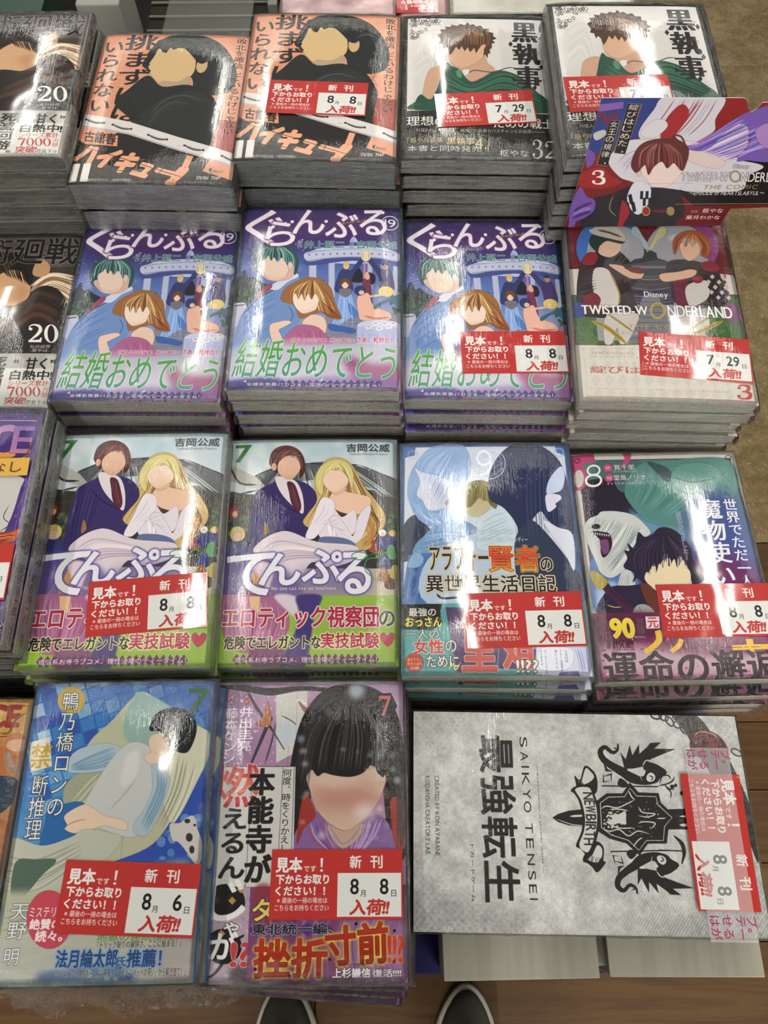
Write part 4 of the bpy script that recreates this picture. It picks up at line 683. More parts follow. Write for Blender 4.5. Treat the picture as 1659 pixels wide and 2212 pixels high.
    s.T('挫折', 460, 1680, 900, 1925, 'b03020>7c1810', b=8, o=3, oc='3a140e', gl=12, gc='d2b440'); s.T('寸前', 0, 0, 0, 0, 'b03020>7c1810', b=8, o=3, oc='3a140e', gl=12, gc='d2b440', q=[895, 1610, 1275, 1572, 1285, 1835, 905, 1850]); s.T('!!?', 1285, 1665, 1388, 1835, 'b03020', b=8, o=3, oc='d2b440')
    [s.E(x, y, 10, 11, '1c1412') for x, y in ((458, 1868), (922, 1812), (673, 1915), (1325, 1632), (1325, 1832), (1085, 1585))]
    s.T('トラウマ武神', 978, 1838, 1148, 1858, '241c20', b=1.5); s.T('上杉謙信', 940, 1868, 1178, 1932, 'cfc8ce', b=4, o=4, oc='2c2228'); s.T('復活!!!!', 1188, 1878, 1372, 1930, 'cfc8ce', b=3, o=4, oc='2c2228')
    s.spine('5c3a52', [('本能寺が燃えるん', .1, .6, 'b0485a', 1)]); return s.image('print_lilac_flame')
def art_box():
    s = Sheet(.2264, .1376, '68 75 1510 98 1672 1098 75 1060'.split(), 0, 4600); s.bg('b3b3b0'); s.mottle(.12, 46, 2); s.mottle(.08, 16, 5); s.mottle(.07, 6, 9); s.mottle(.05, 2.5, 11)
    Y, X = np.mgrid[0:s.h, 0:s.W].astype(np.float32); X /= s.w; Y /= s.h
    m = np.clip(1 - np.minimum((X + Y * .9) * 3.2, 9), 0, 1) + np.clip((Y - X * .9 - .55) * 2.6, 0, 1) + np.clip((X + Y - 1.62) * 3.0, 0, 1) + np.clip(.35 - np.hypot(X - .97, Y - .08) * 1.6, 0, 1) * 2
    dots = (np.sin((X * s.w + Y * s.h) * 1.0) * np.sin((X * s.w - Y * s.h) * 1.0) > .1).astype(np.float32)
    s.a -= (np.clip(m, 0, 1) * dots * .34)[..., None]
    k = np.clip((Y - .55) * 2, 0, 1) * np.clip((X - .35) * 3, 0, 1) * (np.sin((X * s.w * 1.2 + Y * s.h * .9) * .55) > .35)
    s.a -= (k * .10)[..., None]
    s.P('1225 92 1335 96 1420 200 1500 330 1580 520 1600 660 1610 760 1560 640 1500 500 1440 420 1380 330 1290 180', '2b2927'); s.a += np.random.RandomState(4).normal(0, .018, s.a.shape[:2])[..., None]
    for x, y, a, r in ((1155, 98, 24, .2), (1188, 104, 22, .5), (1215, 122, 26, .9), (1250, 138, 20, .4), (1280, 158, 26, .9), (1515, 262, 26, .5)):
        t = np.linspace(0, 2 * np.pi, 14); c, n = math.cos(r), math.sin(r); p = np.c_[x + a * np.cos(t) * c - 13 * np.sin(t) * n, y + a * np.cos(t) * n + 13 * np.sin(t) * c]; s.L(p.ravel(), 7, '2e2c2a', taper=0, sm=0)
    s.P('1310 190 1340 155 1395 165 1440 190 1475 240 1470 290 1430 320 1400 335 1360 290 1315 270 1305 230', '441010'); s.P('1330 205 1370 175 1430 200 1450 250 1420 300 1370 285 1330 250', '571818'); s.O(1385, 240, 62, 56, 8, '330b0b'); s.L('1322 190 1350 170 1400 176 1440 200', 7, 'b08a80', .7)
    s.HH('1345 210 1370 250 1400 285', '1400 195 1420 230 1440 270', 9, 7, ['7a2c2c', '2c0808'], .8)
    s.T('最強転生', 362, 185, 548, 930, '23211f', b=4.5, rot=90, bx=2)
    for i, (t, y0, y1) in enumerate((('S', 192, 238), ('A', 258, 300), ('I', 322, 330), ('K', 352, 410), ('Y', 425, 470), ('O', 480, 530), ('T', 578, 622), ('E', 645, 690), ('N', 715, 765), ('S', 790, 830), ('E', 850, 890), ('I', 912, 920))):
        k = (y0 - 192) / 730; x0 = 542 + 50 * k; s.T(t, x0, y0, x0 + 36, y1, '2a2826', b=.8, rot=90)
    s.T('― Reincarnation in another world ―', 618, 318, 656, 800, '2e2c2a', b=.4, rot=90, ls=.04); s.T('トカードゲーム', 326, 672, 352, 925, '2e2c2a', b=.7, rot=90)
    s.T('CREATED BY KOIN AYABANE', 166, 366, 192, 722, '34322f', b=1, rot=90); s.T("KODANSHA CREATORS' LAB.", 124, 366, 150, 720, '34322f', b=1, rot=90)
    s.frame(498, 124.6, .7); K = '211e1c'; W_ = 'bebdb9'
    s.Q('275 612 310 590 380 568 490 558 490 670 380 662 310 640', K); s.L([385, 604, 480, 600], 14, W_); s.L([300, 622, 400, 656, 480, 664], 5, W_)
    s.Q('980 562 1180 556 1185 690 1010 690', K); s.L([1085, 606, 1160, 606], 12, W_); s.L([1085, 662, 1160, 662], 18, W_)
    s.Q('548 512 620 458 722 458 768 388 824 452 952 458 968 520 1068 615 1016 682 1004 780 884 780 830 856 746 778 640 748 556 694', K)
    inn = '580 520 632 482 735 480 770 425 812 476 935 480 948 532 1038 614 990 670 982 760 874 760 826 822 758 758 650 724 588 678'
    s.L(inn + ' 580 520', 5, W_, taper=0, sm=0)
    R = s.rng
    s.P('700 590 740 575 745 655 700 650 650 660 620 640 660 620 630 600', W_); s.dots('600 560 740 680', 40, 3, 9, [W_], .9); s.dots('640 500 960 740', 60, 2, 5, [W_], .7)
    for p in ('580 560 620 540 690 550 760 520 800 500', '590 680 640 700 700 690 760 730 820 700 900 720', '820 540 850 580 930 590 880 610 820 600', '820 650 860 640 930 650 900 690', '940 620 1000 618', '760 440 780 480 800 500', '790 800 820 760 850 740', '640 560 700 560 760 570', '640 660 700 680 800 680'): s.L(p, 8, W_)
    s.P('750 590 800 580 815 620 800 660 750 650', K)
    s.P('395 432 425 410 415 345 450 372 478 285 520 300 556 352 560 440 525 470 500 420 440 440 400 450', K); s.P('425 360 455 390 485 300 515 315 540 350 520 380 470 400', W_); s.HH('420 350 430 400 420 430', '460 380 470 400 470 430', 7, 4, [K], .9)
    s.P('470 890 482 845 545 765 600 800 600 885 615 900 562 962 530 930 500 905', K); s.P('530 850 560 790 590 810 590 860 560 900 500 880', W_); s.HH('510 850 500 880 490 900', '590 870 580 900 570 940', 8, 4, [K], .9)
    s.P('400 425 440 500 466 610 460 700 425 790 455 812 500 852 545 780 572 680 572 560 545 470 520 400', K); s.P('420 430 458 505 482 610 476 700 446 790 498 835 532 770 557 670 557 560 532 475 505 420', W_)
    for i, (ch, y0, y1) in enumerate((('N', 452, 498), ('E', 503, 532), ('W', 537, 583), ('B', 592, 632), ('I', 638, 650), ('R', 656, 698), ('T', 702, 738), ('H', 744, 788))):
        cx = 508 + 22 * math.sin((y0 - 440) / 350 * math.pi) - 4; s.T(ch, cx - 38, y0, cx + 30, y1, K, b=2.2, rot=90)
    def both(f, *a, **kw):
        for mir in (0, 1):
            def tr(p):
                p = pts(p).copy()
                if mir: y = 1240 - p[:, 1]; p[:, 0] += .13 * (y - p[:, 1]); p[:, 1] = y
                return p.ravel()
            f(tr(a[0]), *a[1:], **kw)
    both(s.P, '735 300 708 195 742 240 768 148 785 215 828 142 830 205 880 160 900 135 968 132 925 172 1062 175 985 205 905 238 860 285 790 300', K, sm=0)
    both(s.L, '692 140 690 180 655 195 610 162 580 190 600 240 660 285 740 330', [10, 16, 22, 26, 34, 40, 46, 60], K)
    both(s.L, '690 175 665 165', 8, K); both(s.L, '695 185 660 210', 8, K)
    both(s.P, '640 260 700 285 770 320 850 350 880 300 930 275 985 300 1005 330 965 360 940 390 870 405 790 395 740 370 690 320', K); both(s.P, '855 300 870 260 920 265 960 290 900 320', K)
    both(s.P, '880 340 905 325 930 345 925 375 895 385 875 370', W_); both(s.L, '890 345 915 355 905 378', 7, K); both(s.L, '850 285 870 250 910 248', 7, W_); both(s.L, '800 330 830 345 850 380', 4, W_)
    both(s.L, '600 258 620 310 655 318', 20, K, sm=0); both(s.L, '600 350 650 335 650 385', 16, K, sm=0); both(s.L, '600 330 600 385 640 380', 12, K, sm=0); both(s.L, '590 410 950 416', 8, K, taper=0, sm=0); both(s.P, '690 400 705 362 740 380 760 410 720 422', K)
    s.L('950 410 1000 400 1040 380 1055 350', 9, K); s.L('990 405 1020 430 1055 430', 9, K); s.E(1040, 415, 14, 12, K); s.E(1062, 408, 10, 12, K); s.L('960 400 975 350 1015 345 1030 370', 8, K); s.L('1000 420 1030 450 1030 490', 8, K); s.E(1100, 458, 12, 14, K)
    s.L('950 822 1120 828', 8, K, taper=0, sm=0); s.L('1050 730 1100 780 1115 840 1100 910', [8, 26, 24, 8], K)
    s.frame(); return s.image('print_silver_crest')

def art_purple():
    s = Sheet(SW, SH, '-819 76 327 66 -16 1764 -1331 1775'.split(), .0156); s.bg('3a2463>452a70>3a2463'); s.mottle(.05, 20, 2)
    s.P('-900 550 -100 540 150 560 140 640 60 880 -40 1000 -400 1060 -1100 1060', 'b4b2ae'); s.L('60 760 20 850 60 900 -20 960', 6, '4a3040'); s.P('-1200 930 -200 960 60 950 130 930 100 1010 10 1060 -40 1200 -1300 1200', 'b0522c'); s.HH('-400 980 0 960 120 940', '-400 1120 -60 1040 60 1010', 16, 10, ['d08a4c', '7a2c1c', 'e0b070'], .8)
    s.R(-1300, 1080, 60, 1290, '9c2a2c'); s.dots('-300 1070 90 1740', 60, 6, 20, ['3a2463', '5a3a2c', '8a5a4a', '241a2c'], .7); s.R(-1300, 1290, -60, 1480, 'b8b4ac')
    s.L([-900, 158, 258, 154], 4, 'a9a0b8', taper=0); s.T('JUMP COMICS', -240, 84, 186, 130, '241a30', b=4, o=3, oc='8a7aa8', ls=.1); s.P('215 110 245 88 280 90 268 112 240 130', '241a30')
    s.T('ONE PIE', -760, 195, -85, 425, '9a6fb8>c07a5a>d0903c', b=16, o=4, oc='241a30'); s.T('C', -60, 195, 90, 425, '8f66b0>b86a6a>d0903c', b=16, o=5, oc='241a30'); s.T('E', 108, 200, 208, 385, '7a5aa4>a8708a', b=8, o=4, oc='241a30')
    s.L('205 300 212 350 160 420 90 450', 12, '5a3a2c'); s.L('-900 440 0 440 215 400', 5, 'c9a050')
    s.spine('a9a7a2', [('J', .005, .035, '2a62a8', 3), ('O', .038, .07, '2a62a8', 2), ('ONE PIECE', .08, .38, '3a1c20', 3), ('巻百三', .39, .47, '4a3070', 2), ('尾田栄一郎', .68, .88, '2a2622', 2), ('集英社', .92, .97, '2a2622', .5)])
    s.a[int(s.h * .48):int(s.h * .62), s.w:] = hexc('6a6058')
    for i in range(40):
        y, x = s.rng.randint(int(s.h * .47), int(s.h * .63)), s.w + s.rng.randint(s.sp - 14); s.a[y:y + 14, x:x + 12] = hexc(['3f4a6a', '8a7440', 'a9a7a2', '3a3430'][i % 4])
    s.a[:, s.w:] *= np.clip(1.0, 0, 1); return s.image('print_purple_title')

def art_gold():
    s = Sheet(SW, SH, '-950 205 120 205 120 2000 -950 2000'.split(), .015); s.bg('c09a48>a8703c>8a5a4a>7c3034'); s.mottle(.12, 18, 6)
    s.T('ONE PIECE', -800, 250, 60, 400, '8c2420', b=14, o=4, oc='c9a050'); s.L('-100 260 120 250', 8, '6a241c'); s.L('-60 440 10 440 40 350 100 300', 16, '7a5a34'); s.L('-200 470 70 465', 6, '6a241c')
    s.P('0 470 60 440 130 480 130 600 60 600 0 560', 'b0704a'); s.P('20 500 130 490 130 560 30 560', 'c9a080'); s.P('-200 560 0 540 120 640 100 760 -40 780 -200 740', 'a8643a'); s.HH('0 580 40 680 90 740', '30 560 70 640 110 700', 4, 8, ['6a8a94'], .8); s.P('-200 760 90 740 120 860 40 980 -200 980', '2c3a4c'); s.R(-1000, 970, 50, 1300, '7a2428'); s.T('13', 0, 1110, 20, 1140, 'b8b4ac', b=1)
    s.spine('a9a7a2', [('ONE PIECE', .08, .4, '3a1c20', 3)]); return s.image('print_gold_title')

def art_talker():
    """shelf card; its sheet spans x .150..330, z -.478..-.350"""
    s = Sheet(.180, .128, '434 556 2446 538 1775 1626 134 1640'.split(), 0, 5200); s.bg('8a2a2c>7a2224>5a181c'); s.ink = '2a1a2a'
    s.P('390 700 900 700 760 860 690 1000 640 1050 420 1130 300 1060', '2c3c78'); s.L('360 900 420 830 450 900 500 830 540 900', 22, '7a2430'); s.Q('395 760 575 740 570 790 390 815', '7a58a0'); s.P('350 980 430 950 440 990 370 1030', 'b4b0ac')
    s.P('900 700 1320 700 1260 870 1250 960 1120 1040 1090 1080 960 1000 990 880 860 1040 720 1030 690 960 800 800', 'c4bfc9'); s.HH('960 720 860 860 760 980', '1280 720 1180 880 1060 1000', 12, 9, ['9a8fa6', '7c2a34', 'dcd8de'], .7); s.P('900 860 1010 760 1060 840 930 1020 850 1010', '962c2e'); s.P('700 980 800 880 880 880 900 930 800 1010', 'c9c5cc')
    s.P('460 1180 560 1060 700 1020 1100 1040 1400 1150 1500 1250 1400 1400 900 1420 640 1340 540 1300', 'c6c2ca'); s.HH('520 1180 600 1120 700 1080', '600 1280 640 1200 700 1160', 6, 8, ['9a92a6'], .7)
    s.Q('1450 1180 2100 1170 2140 1500 1100 1520 960 1400 1300 1410', '1b1819'); s.P('1080 1330 1300 1180 1500 1190 1620 1230 1500 1300 1460 1400 1200 1420 1000 1400', 'c2bec8')
    # plain figures: violet hair, auburn hair
    s.P('1190 1100 1280 980 1400 900 1500 930 1500 1060 1440 1130 1330 1180 1220 1140', 'd9c9c6'); s.P('1080 1060 1200 1100 1330 1190 1260 1240 1060 1180', 'cdbab8')
    s.P('1000 1080 1150 1050 1280 950 1420 860 1550 800 1800 760 1860 1000 1700 1180 1500 1180 1420 1180 1520 1050 1500 930 1420 910 1300 1000 1240 1070 1150 1110', '6f53a0'); s.HH('1040 1080 1240 980 1460 860', '1360 1180 1560 1120 1760 1040', 46, 9, ['8f72c2', '4f3a80', 'b49bd8', '5a5ab0'], .7, .2); s.P('1560 960 1660 900 1800 960 1700 1090 1600 1060', 'a07ab4')
    s.P('650 1210 690 1240 700 1290 680 1300', 'cbb4ae')
    s.P('630 1210 670 1100 740 1040 860 1015 960 1020 1040 1060 1062 1120 1040 1210 1010 1260 960 1210 900 1240 850 1210 790 1260 750 1320 720 1230 690 1260 660 1270', '5a2a2a'); s.HH('680 1240 700 1120 800 1050', '1020 1240 1000 1130 900 1050', 30, 8, ['8a4a46', '3c1818', 'a8706a'], .65); s.P('705 1260 735 1215 760 1290 800 1230 860 1190 900 1240 950 1200 985 1250 1010 1260 960 1330 880 1380 790 1372 740 1320', 'd8c4be'); s.L('960 1090 940 1000 1000 1000 1030 1060 1000 1110', 14, '5a2a2a')
    s.P('260 1640 330 1480 480 1430 660 1360 740 1380 900 1390 1000 1430 960 1640', '231f26'); s.P('660 1340 760 1360 780 1460 700 1580 640 1560 600 1460', 'cac7d2')
    for i in range(6): s.Q([520 + i * 22, 1440 + (i % 2) * 60, 545 + i * 22, 1430 + (i % 2) * 60, 560 + i * 22, 1500 + (i % 2) * 60, 535 + i * 22, 1510 + (i % 2) * 60], '1c1a20'); s.Q([700 + i * 20, 1410 + (i % 2) * 50, 722 + i * 20, 1410 + (i % 2) * 50, 718 + i * 20, 1470 + (i % 2) * 50, 697 + i * 20, 1470 + (i % 2) * 50], '1c1a20')
    s.P('565 1480 620 1560 580 1640 540 1640', '8c2430'); s.E(742, 1560, 24, 28, '96202c'); s.O(742, 1560, 32, 36, 8, '9a8a5a'); s.L('500 1430 470 1540 520 1600', 6, '9a8a5a'); s.E(925, 1560, 30, 34, '8a7c50'); s.L([780, 1560, 900, 1560], 20, '6a1c24')
    s.P('250 1380 300 1450 360 1480 350 1560 260 1620 170 1640 190 1500', '6a4a96'); s.HH('200 1560 260 1520 340 1490', '190 1630 260 1600 330 1580', 4, 22, ['3a2858', '8f72c2'], .8); s.P('300 1100 360 1130 350 1200 300 1230', '6a4a96')
    s.Q('250 1370 1000 1380 1100 1450 300 1400', '5a1a1e', a=.0); s.P('260 1280 400 1230 480 1290 560 1350 400 1390 250 1375', '8e2626'); serif3(s, 335, 1255, 438, 1358, 'd9d5d2')
    for q, t in (('608 750 712 758 585 1135 500 1125', '綻びはじめた、'), ('475 880 550 880 455 1222 372 1212', '女王の規律。')):
        s.Q(q, '9a8a5a'); c = pts(q); m_ = c.mean(0); s.Q(list((m_ + (c - m_) * [.93, .985]).ravel()), '221c1a'); n = len(t)
        for i, ch in enumerate(t):
            a0, a1 = (i + .12) / n, (i + .92) / n; tl, bl_ = c[0] * (1 - a0) + c[3] * a0, c[1] * (1 - a0) + c[2] * a0; t2, b2 = c[0] * (1 - a1) + c[3] * a1, c[1] * (1 - a1) + c[2] * a1
            if ch in '、。': s.E(*(tl * .3 + b2 * .7), 6, 6, 'd9d5d0')
            else: s.T(ch, 0, 0, 0, 0, 'd9d5d0', b=2, q=list((tl * .86 + bl_ * .14)) + list((tl * .14 + bl_ * .86)) + list((t2 * .14 + b2 * .86)) + list((t2 * .86 + b2 * .14)))
    s.T('Disney', 0, 0, 0, 0, 'dcd9dc', b=2.5, gl=4, gc='2a2a2e', q=[1400, 1208, 1522, 1212, 1506, 1250, 1388, 1245])
    s.T('TWISTED-W', 0, 0, 0, 0, 'dcd9dc', b=2.5, o=4, oc='26242a', q=[1012, 1272, 1368, 1268, 1352, 1338, 1002, 1332]); s.O(1408, 1300, 44, 46, 14, '8a8070'); s.T('NDERLAND', 0, 0, 0, 0, 'dcd9dc', b=2.5, o=4, oc='26242a', q=[1458, 1272, 1840, 1268, 1835, 1345, 1446, 1338])
    s.T('THE COMIC', 0, 0, 0, 0, '8a7450', b=2.5, ls=.1, q=[1180, 1366, 1582, 1362, 1570, 1394, 1166, 1396]); s.T('～EPISODE of HEARTSLABYUL～', 0, 0, 0, 0, 'cfccd0', b=1.5, o=2, oc='44444a', q=[1070, 1412, 1632, 1410, 1620, 1440, 1058, 1440])
    s.L([960, 1508, 2100, 1500], 4, '8a7a60', taper=0); s.T('原案', 0, 0, 0, 0, 'a88a70', b=.6, q=[1080, 1552, 1135, 1552, 1128, 1574, 1073, 1574]); s.T('枢やな', 0, 0, 0, 0, 'd9d5d0', b=2, q=[1170, 1540, 1325, 1540, 1313, 1574, 1158, 1574]); s.T('葉月わかな', 0, 0, 0, 0, 'd9d5d0', b=2, q=[1045, 1592, 1300, 1592, 1290, 1622, 1033, 1622])
    return s.image('print_shelf_card')

def art_label(d1, d2):
    s = Sheet(.0835, .0400, '0 0 835 0 835 400 0 400'.split(), 0, 6600); s.bg('ac302d')
    def t(x, x0, y0, x1, y1, c='d9d6d2', b=1.5, **k): s.T(x, x0, y0, x1, y1, c, b=b, **k)
    t('見本', 33, 48, 196, 132, b=6); t('です', 208, 96, 286, 130, b=2.5); t('！', 312, 52, 330, 130, b=2); t('下からお取り', 36, 148, 368, 200, b=4.5); t('ください！！', 36, 214, 345, 264, b=4)
    t('※最後の一冊の場合は', 48, 276, 362, 308, b=2); t('こちらをお持ちください', 36, 316, 372, 350, b=2); t('新', 500, 38, 572, 110, b=4); t('刊', 632, 38, 706, 110, b=4)
    s.R(424, 138, 824, 384, 'd0cfcc'); t(d1, 506, 172, 556, 258, '1d1c1c', 3.5); t('月', 568, 236, 600, 272, '1d1c1c', 1)
    t(d2, 650 if len(d2) > 1 else 692, 172, 742, 258, '1d1c1c', 3.5); t('日', 762, 236, 792, 272, '1d1c1c', 1); t('入荷!!', 0, 0, 0, 0, 'ac302d', 6, q=[516, 288, 752, 288, 738, 372, 502, 372])
    return s.image('print_label')

def art_back1():
    s = Sheet(.128, .182, '0 0 128 0 128 182 0 182'.split(), .015, 3400); s.bg('b8989a'); s.mottle(.2, 60, 4); s.mottle(.1, 22, 5)
    s.HH('0 120 60 130 128 110', '0 180 60 170 128 160', 40, 7, ['d6c2bc', '9a6a6c', 'c8aaa8', 'e0d2c8'], .6); s.HH('88 182 100 160 120 150', '120 182 122 165 128 160', 12, 2.5, ['4a362c', '7a5c48', '332620'], .8)
    s.P('20 182 30 160 50 150 66 160 70 182', '5a4240', 6); s.spine('b8989a'); return s.image('print_pink_back')
def art_back2():
    s = Sheet(.128, .182, '0 0 128 0 128 182 0 182'.split(), .015, 3400); s.bg('bb9294'); s.dots('0 0 128 182', 60, 1, 3, ['d9c0bc', 'c8a85c'], .7); s.spine('b8989a'); return s.image('print_pink_stars')
def art_back3():
    s = Sheet(.128, .182, '0 0 128 0 128 182 0 182'.split(), .018, 3400); s.bg('b9b8ac'); s.mottle(.06, 30, 4); s.spine('151311', [('皇帝の一人娘', .2, .7, 'b8b4a8', 1.2), ('2', .8, .85, 'b8b4a8', 1)]); return s.image('print_white_black_spine')
def art_fleck():
    s = Sheet(.6, .6, '0 0 600 0 600 600 0 600'.split(), 0, 1700); s.bg('6b5b3c'); s.mottle(.07, 90, 1); s.mottle(.07, 26, 2); s.mottle(.06, 8, 3); s.mottle(.05, 3, 4); R = s.rng
    for i in range(1900):
        x, y, a = R.uniform(0, 600), R.uniform(0, 600), R.uniform(0, 6.28); l = R.uniform(1.5, 5); b = a + R.normal(0, .9)
        if R.rand() < .22: s.L([x, y, x + l * math.cos(a) * 1.6, y + l * math.sin(a)], R.uniform(1.2, 2.6), '4c3f2a', .6)
        else: s.L([x, y, x + l * math.cos(a), y + l * math.sin(a), x + l * math.cos(a) + l * math.cos(b), y + l * math.sin(a) + l * math.sin(b)], R.uniform(.6, 1.25), ['b5a784', 'c6bb9b', '9d8d68'][R.randint(3)], .85, sm=0)
    return s.image('print_fleck')
# ------------------------------------------------------------------ materials
def film_normal(t, amt=1.0, big=.55):
    """normal of tight shrink film: slow swells, with gathered streaks and crinkles towards the edges"""
    tc = t.n('TexCoord'); oi = t.n('ObjectInfo'); ad = t.n('VectorMath', operation='ADD'); sc = t.n('VectorMath', operation='SCALE'); t.l(oi.outputs['Location'], sc.inputs[0]); sc.inputs[3].default_value = 7.3
    t.l(tc.outputs['Object'], ad.inputs[0]); t.l(sc.outputs[0], ad.inputs[1]); v = ad.outputs[0]
    def mp(s, rot=0):
        k = t.n('Mapping'); t.l(v, k.inputs[0]); k.inputs['Scale'].default_value = s; k.inputs['Rotation'].default_value = (0, 0, rot); return k.outputs[0]
    sx = t.n('SeparateXYZ'); t.l(tc.outputs['Object'], sx.inputs[0])
    ex = t.ma('MINIMUM', t.ma('DIVIDE', t.ma('ABSOLUTE', sx.outputs[0]), .066), 1.0); ey = t.ma('MINIMUM', t.ma('DIVIDE', t.ma('ABSOLUTE', sx.outputs[1]), .091), 1.0)
    edge = t.ma('ADD', t.ma('POWER', ey, 7.0), t.ma('MULTIPLY', t.ma('POWER', ex, 9.0), .7))
    low = t.noise(mp((20, 13, 20)), 1, 2, .5)
    streak = t.ma('ABSOLUTE', t.ma('SUBTRACT', t.noise(mp((420, 26, 60), .5), 1, 3, .6, .4), .5))
    streak2 = t.ma('ABSOLUTE', t.ma('SUBTRACT', t.noise(mp((380, 30, 60), -.7), 1, 3, .6, .4), .5))
    crink = t.ma('ABSOLUTE', t.ma('SUBTRACT', t.noise(mp((120, 160, 60)), 1, 4, .65, 1.5), .5))
    mr = t.n('MapRange'); t.l(t.noise(mp((16, 11, 18), .4), 1, 2), mr.inputs[0]); mr.inputs[1].default_value = .52; mr.inputs[2].default_value = .70
    w1 = t.ma('ADD', edge, t.ma('MULTIPLY', mr.outputs[0], .16))
    h = t.ma('ADD', t.ma('MULTIPLY', low, big), t.ma('MULTIPLY', w1, t.ma('ADD', t.ma('MULTIPLY', streak, .6), t.ma('ADD', t.ma('MULTIPLY', streak2, .6), t.ma('MULTIPLY', crink, 1.1)))))
    return t.bump(h, amt, .0013)
def clear_film(name, side=False, amt=1.0):
    m = bpy.data.materials.new(name); m.use_nodes = True; t = NT(m); t.t.nodes.remove(t.b)
    out = t.t.nodes['Material Output']
    if side:
        tc = t.n('TexCoord'); oi = t.n('ObjectInfo'); ad = t.n('VectorMath', operation='ADD'); sc = t.n('VectorMath', operation='SCALE'); t.l(oi.outputs['Location'], sc.inputs[0]); sc.inputs[3].default_value = 7.3
        t.l(tc.outputs['Object'], ad.inputs[0]); t.l(sc.outputs[0], ad.inputs[1]); v = ad.outputs[0]
        def mp(s):
            k = t.n('Mapping'); t.l(v, k.inputs[0]); k.inputs['Scale'].default_value = s; return k.outputs[0]
        a = t.noise(mp((70, 70, 420)), 1, 4, .6, 1.2); b = t.noise(mp((260, 260, 90)), 1, 3, .6, 1.5); c = t.noise(mp((900, 900, 1400)), 1, 2, .5)
        h = t.ma('ADD', t.ma('MULTIPLY', t.ma('ABSOLUTE', t.ma('SUBTRACT', a, .5)), 2.2), t.ma('ADD', t.ma('MULTIPLY', t.ma('ABSOLUTE', t.ma('SUBTRACT', b, .5)), 1.3), t.ma('MULTIPLY', c, .25)))
        nb = t.bump(h, 1.0, .0022); rough = .10
    else: nb = film_normal(t, amt); rough = .06
    g = t.n('BsdfGlossy'); g.inputs['Roughness'].default_value = rough; g.inputs['Color'].default_value = (1, 1, .98, 1); t.l(nb, g.inputs['Normal'])
    fr = t.n('Fresnel'); fr.inputs['IOR'].default_value = 1.5; t.l(nb, fr.inputs['Normal'])
    tr = t.n('BsdfTransparent'); tr.inputs['Color'].default_value = (.98, .98, .97, 1)
    mx = t.n('MixShader'); t.l(t.ma('MULTIPLY', fr.outputs[0], 2.2 if side else 1.0, clamp=True), mx.inputs[0]); t.l(tr.outputs[0], mx.inputs[1]); t.l(g.outputs[0], mx.inputs[2]); t.l(mx.outputs[0], out.inputs[0])
    return m
FILM, FILM_S, FILM_B = clear_film('clear_film'), clear_film('crinkled_film', True), clear_film('taut_film', False, .25)
def printed(name, img, rough=.4, spec=.1, coat=1.0, amt=1.0, big=.55):
    """printed sheet lying tight under clear film"""
    m = mat(name, '808080', rough, spec); t = NT(m); tx = t.n('TexImage'); tx.image = img; tx.interpolation = 'Linear'; tx.extension = 'EXTEND'
    uv = t.n('UVMap'); t.l(uv.outputs[0], tx.inputs[0]); t.l(tx.outputs[0], t.b.inputs['Base Color'])
    if coat:
        t.b.inputs['Coat Weight'].default_value = coat; t.b.inputs['Coat Roughness'].default_value = .055; t.b.inputs['Coat IOR'].default_value = 1.62; t.l(film_normal(t, amt, big), t.b.inputs['Coat Normal'])
    return m
def paper_edge(name, c0, c1, c2, k=1.0):
    m = mat(name, c0, .75, .2); t = NT(m)
    a = t.noise(t.mapping((9, 9, 2600 * k)), 1, 3, .7); b = t.noise(t.mapping((30, 30, 520 * k)), 1, 2, .6); c = t.noise(t.mapping((14, 14, 60)), 1, 2)
    f = t.ma('ADD', t.ma('MULTIPLY', a, .55), t.ma('ADD', t.ma('MULTIPLY', b, .35), t.ma('MULTIPLY', c, .10)))
    t.l(t.ramp(f, [(.30, c2), (.42, c1), (.55, c0), (.72, c0)]), t.b.inputs['Base Color']); t.l(t.bump(f, .4, .0006), t.b.inputs['Normal']); return m
STOCK = mat('cover_stock', 'bdbab2', .5, .3)
PG_GREY = paper_edge('newsprint_edge', '999c9e', '777b7f', '4c4e52'); PG_GREEN = paper_edge('newsprint_green_edge', '84877c', '65685f', '44463f'); PG_MID = paper_edge('book_paper_edge', 'b4b5b2', '92938f', '4e4d49')
PG_LIGHT = paper_edge('white_paper_edge', 'dad7ce', 'cbc8bf', '85827b', .6); PG_WHITE = paper_edge('bright_paper_edge', 'e0ded6', 'cfcdc6', '8b8a84')

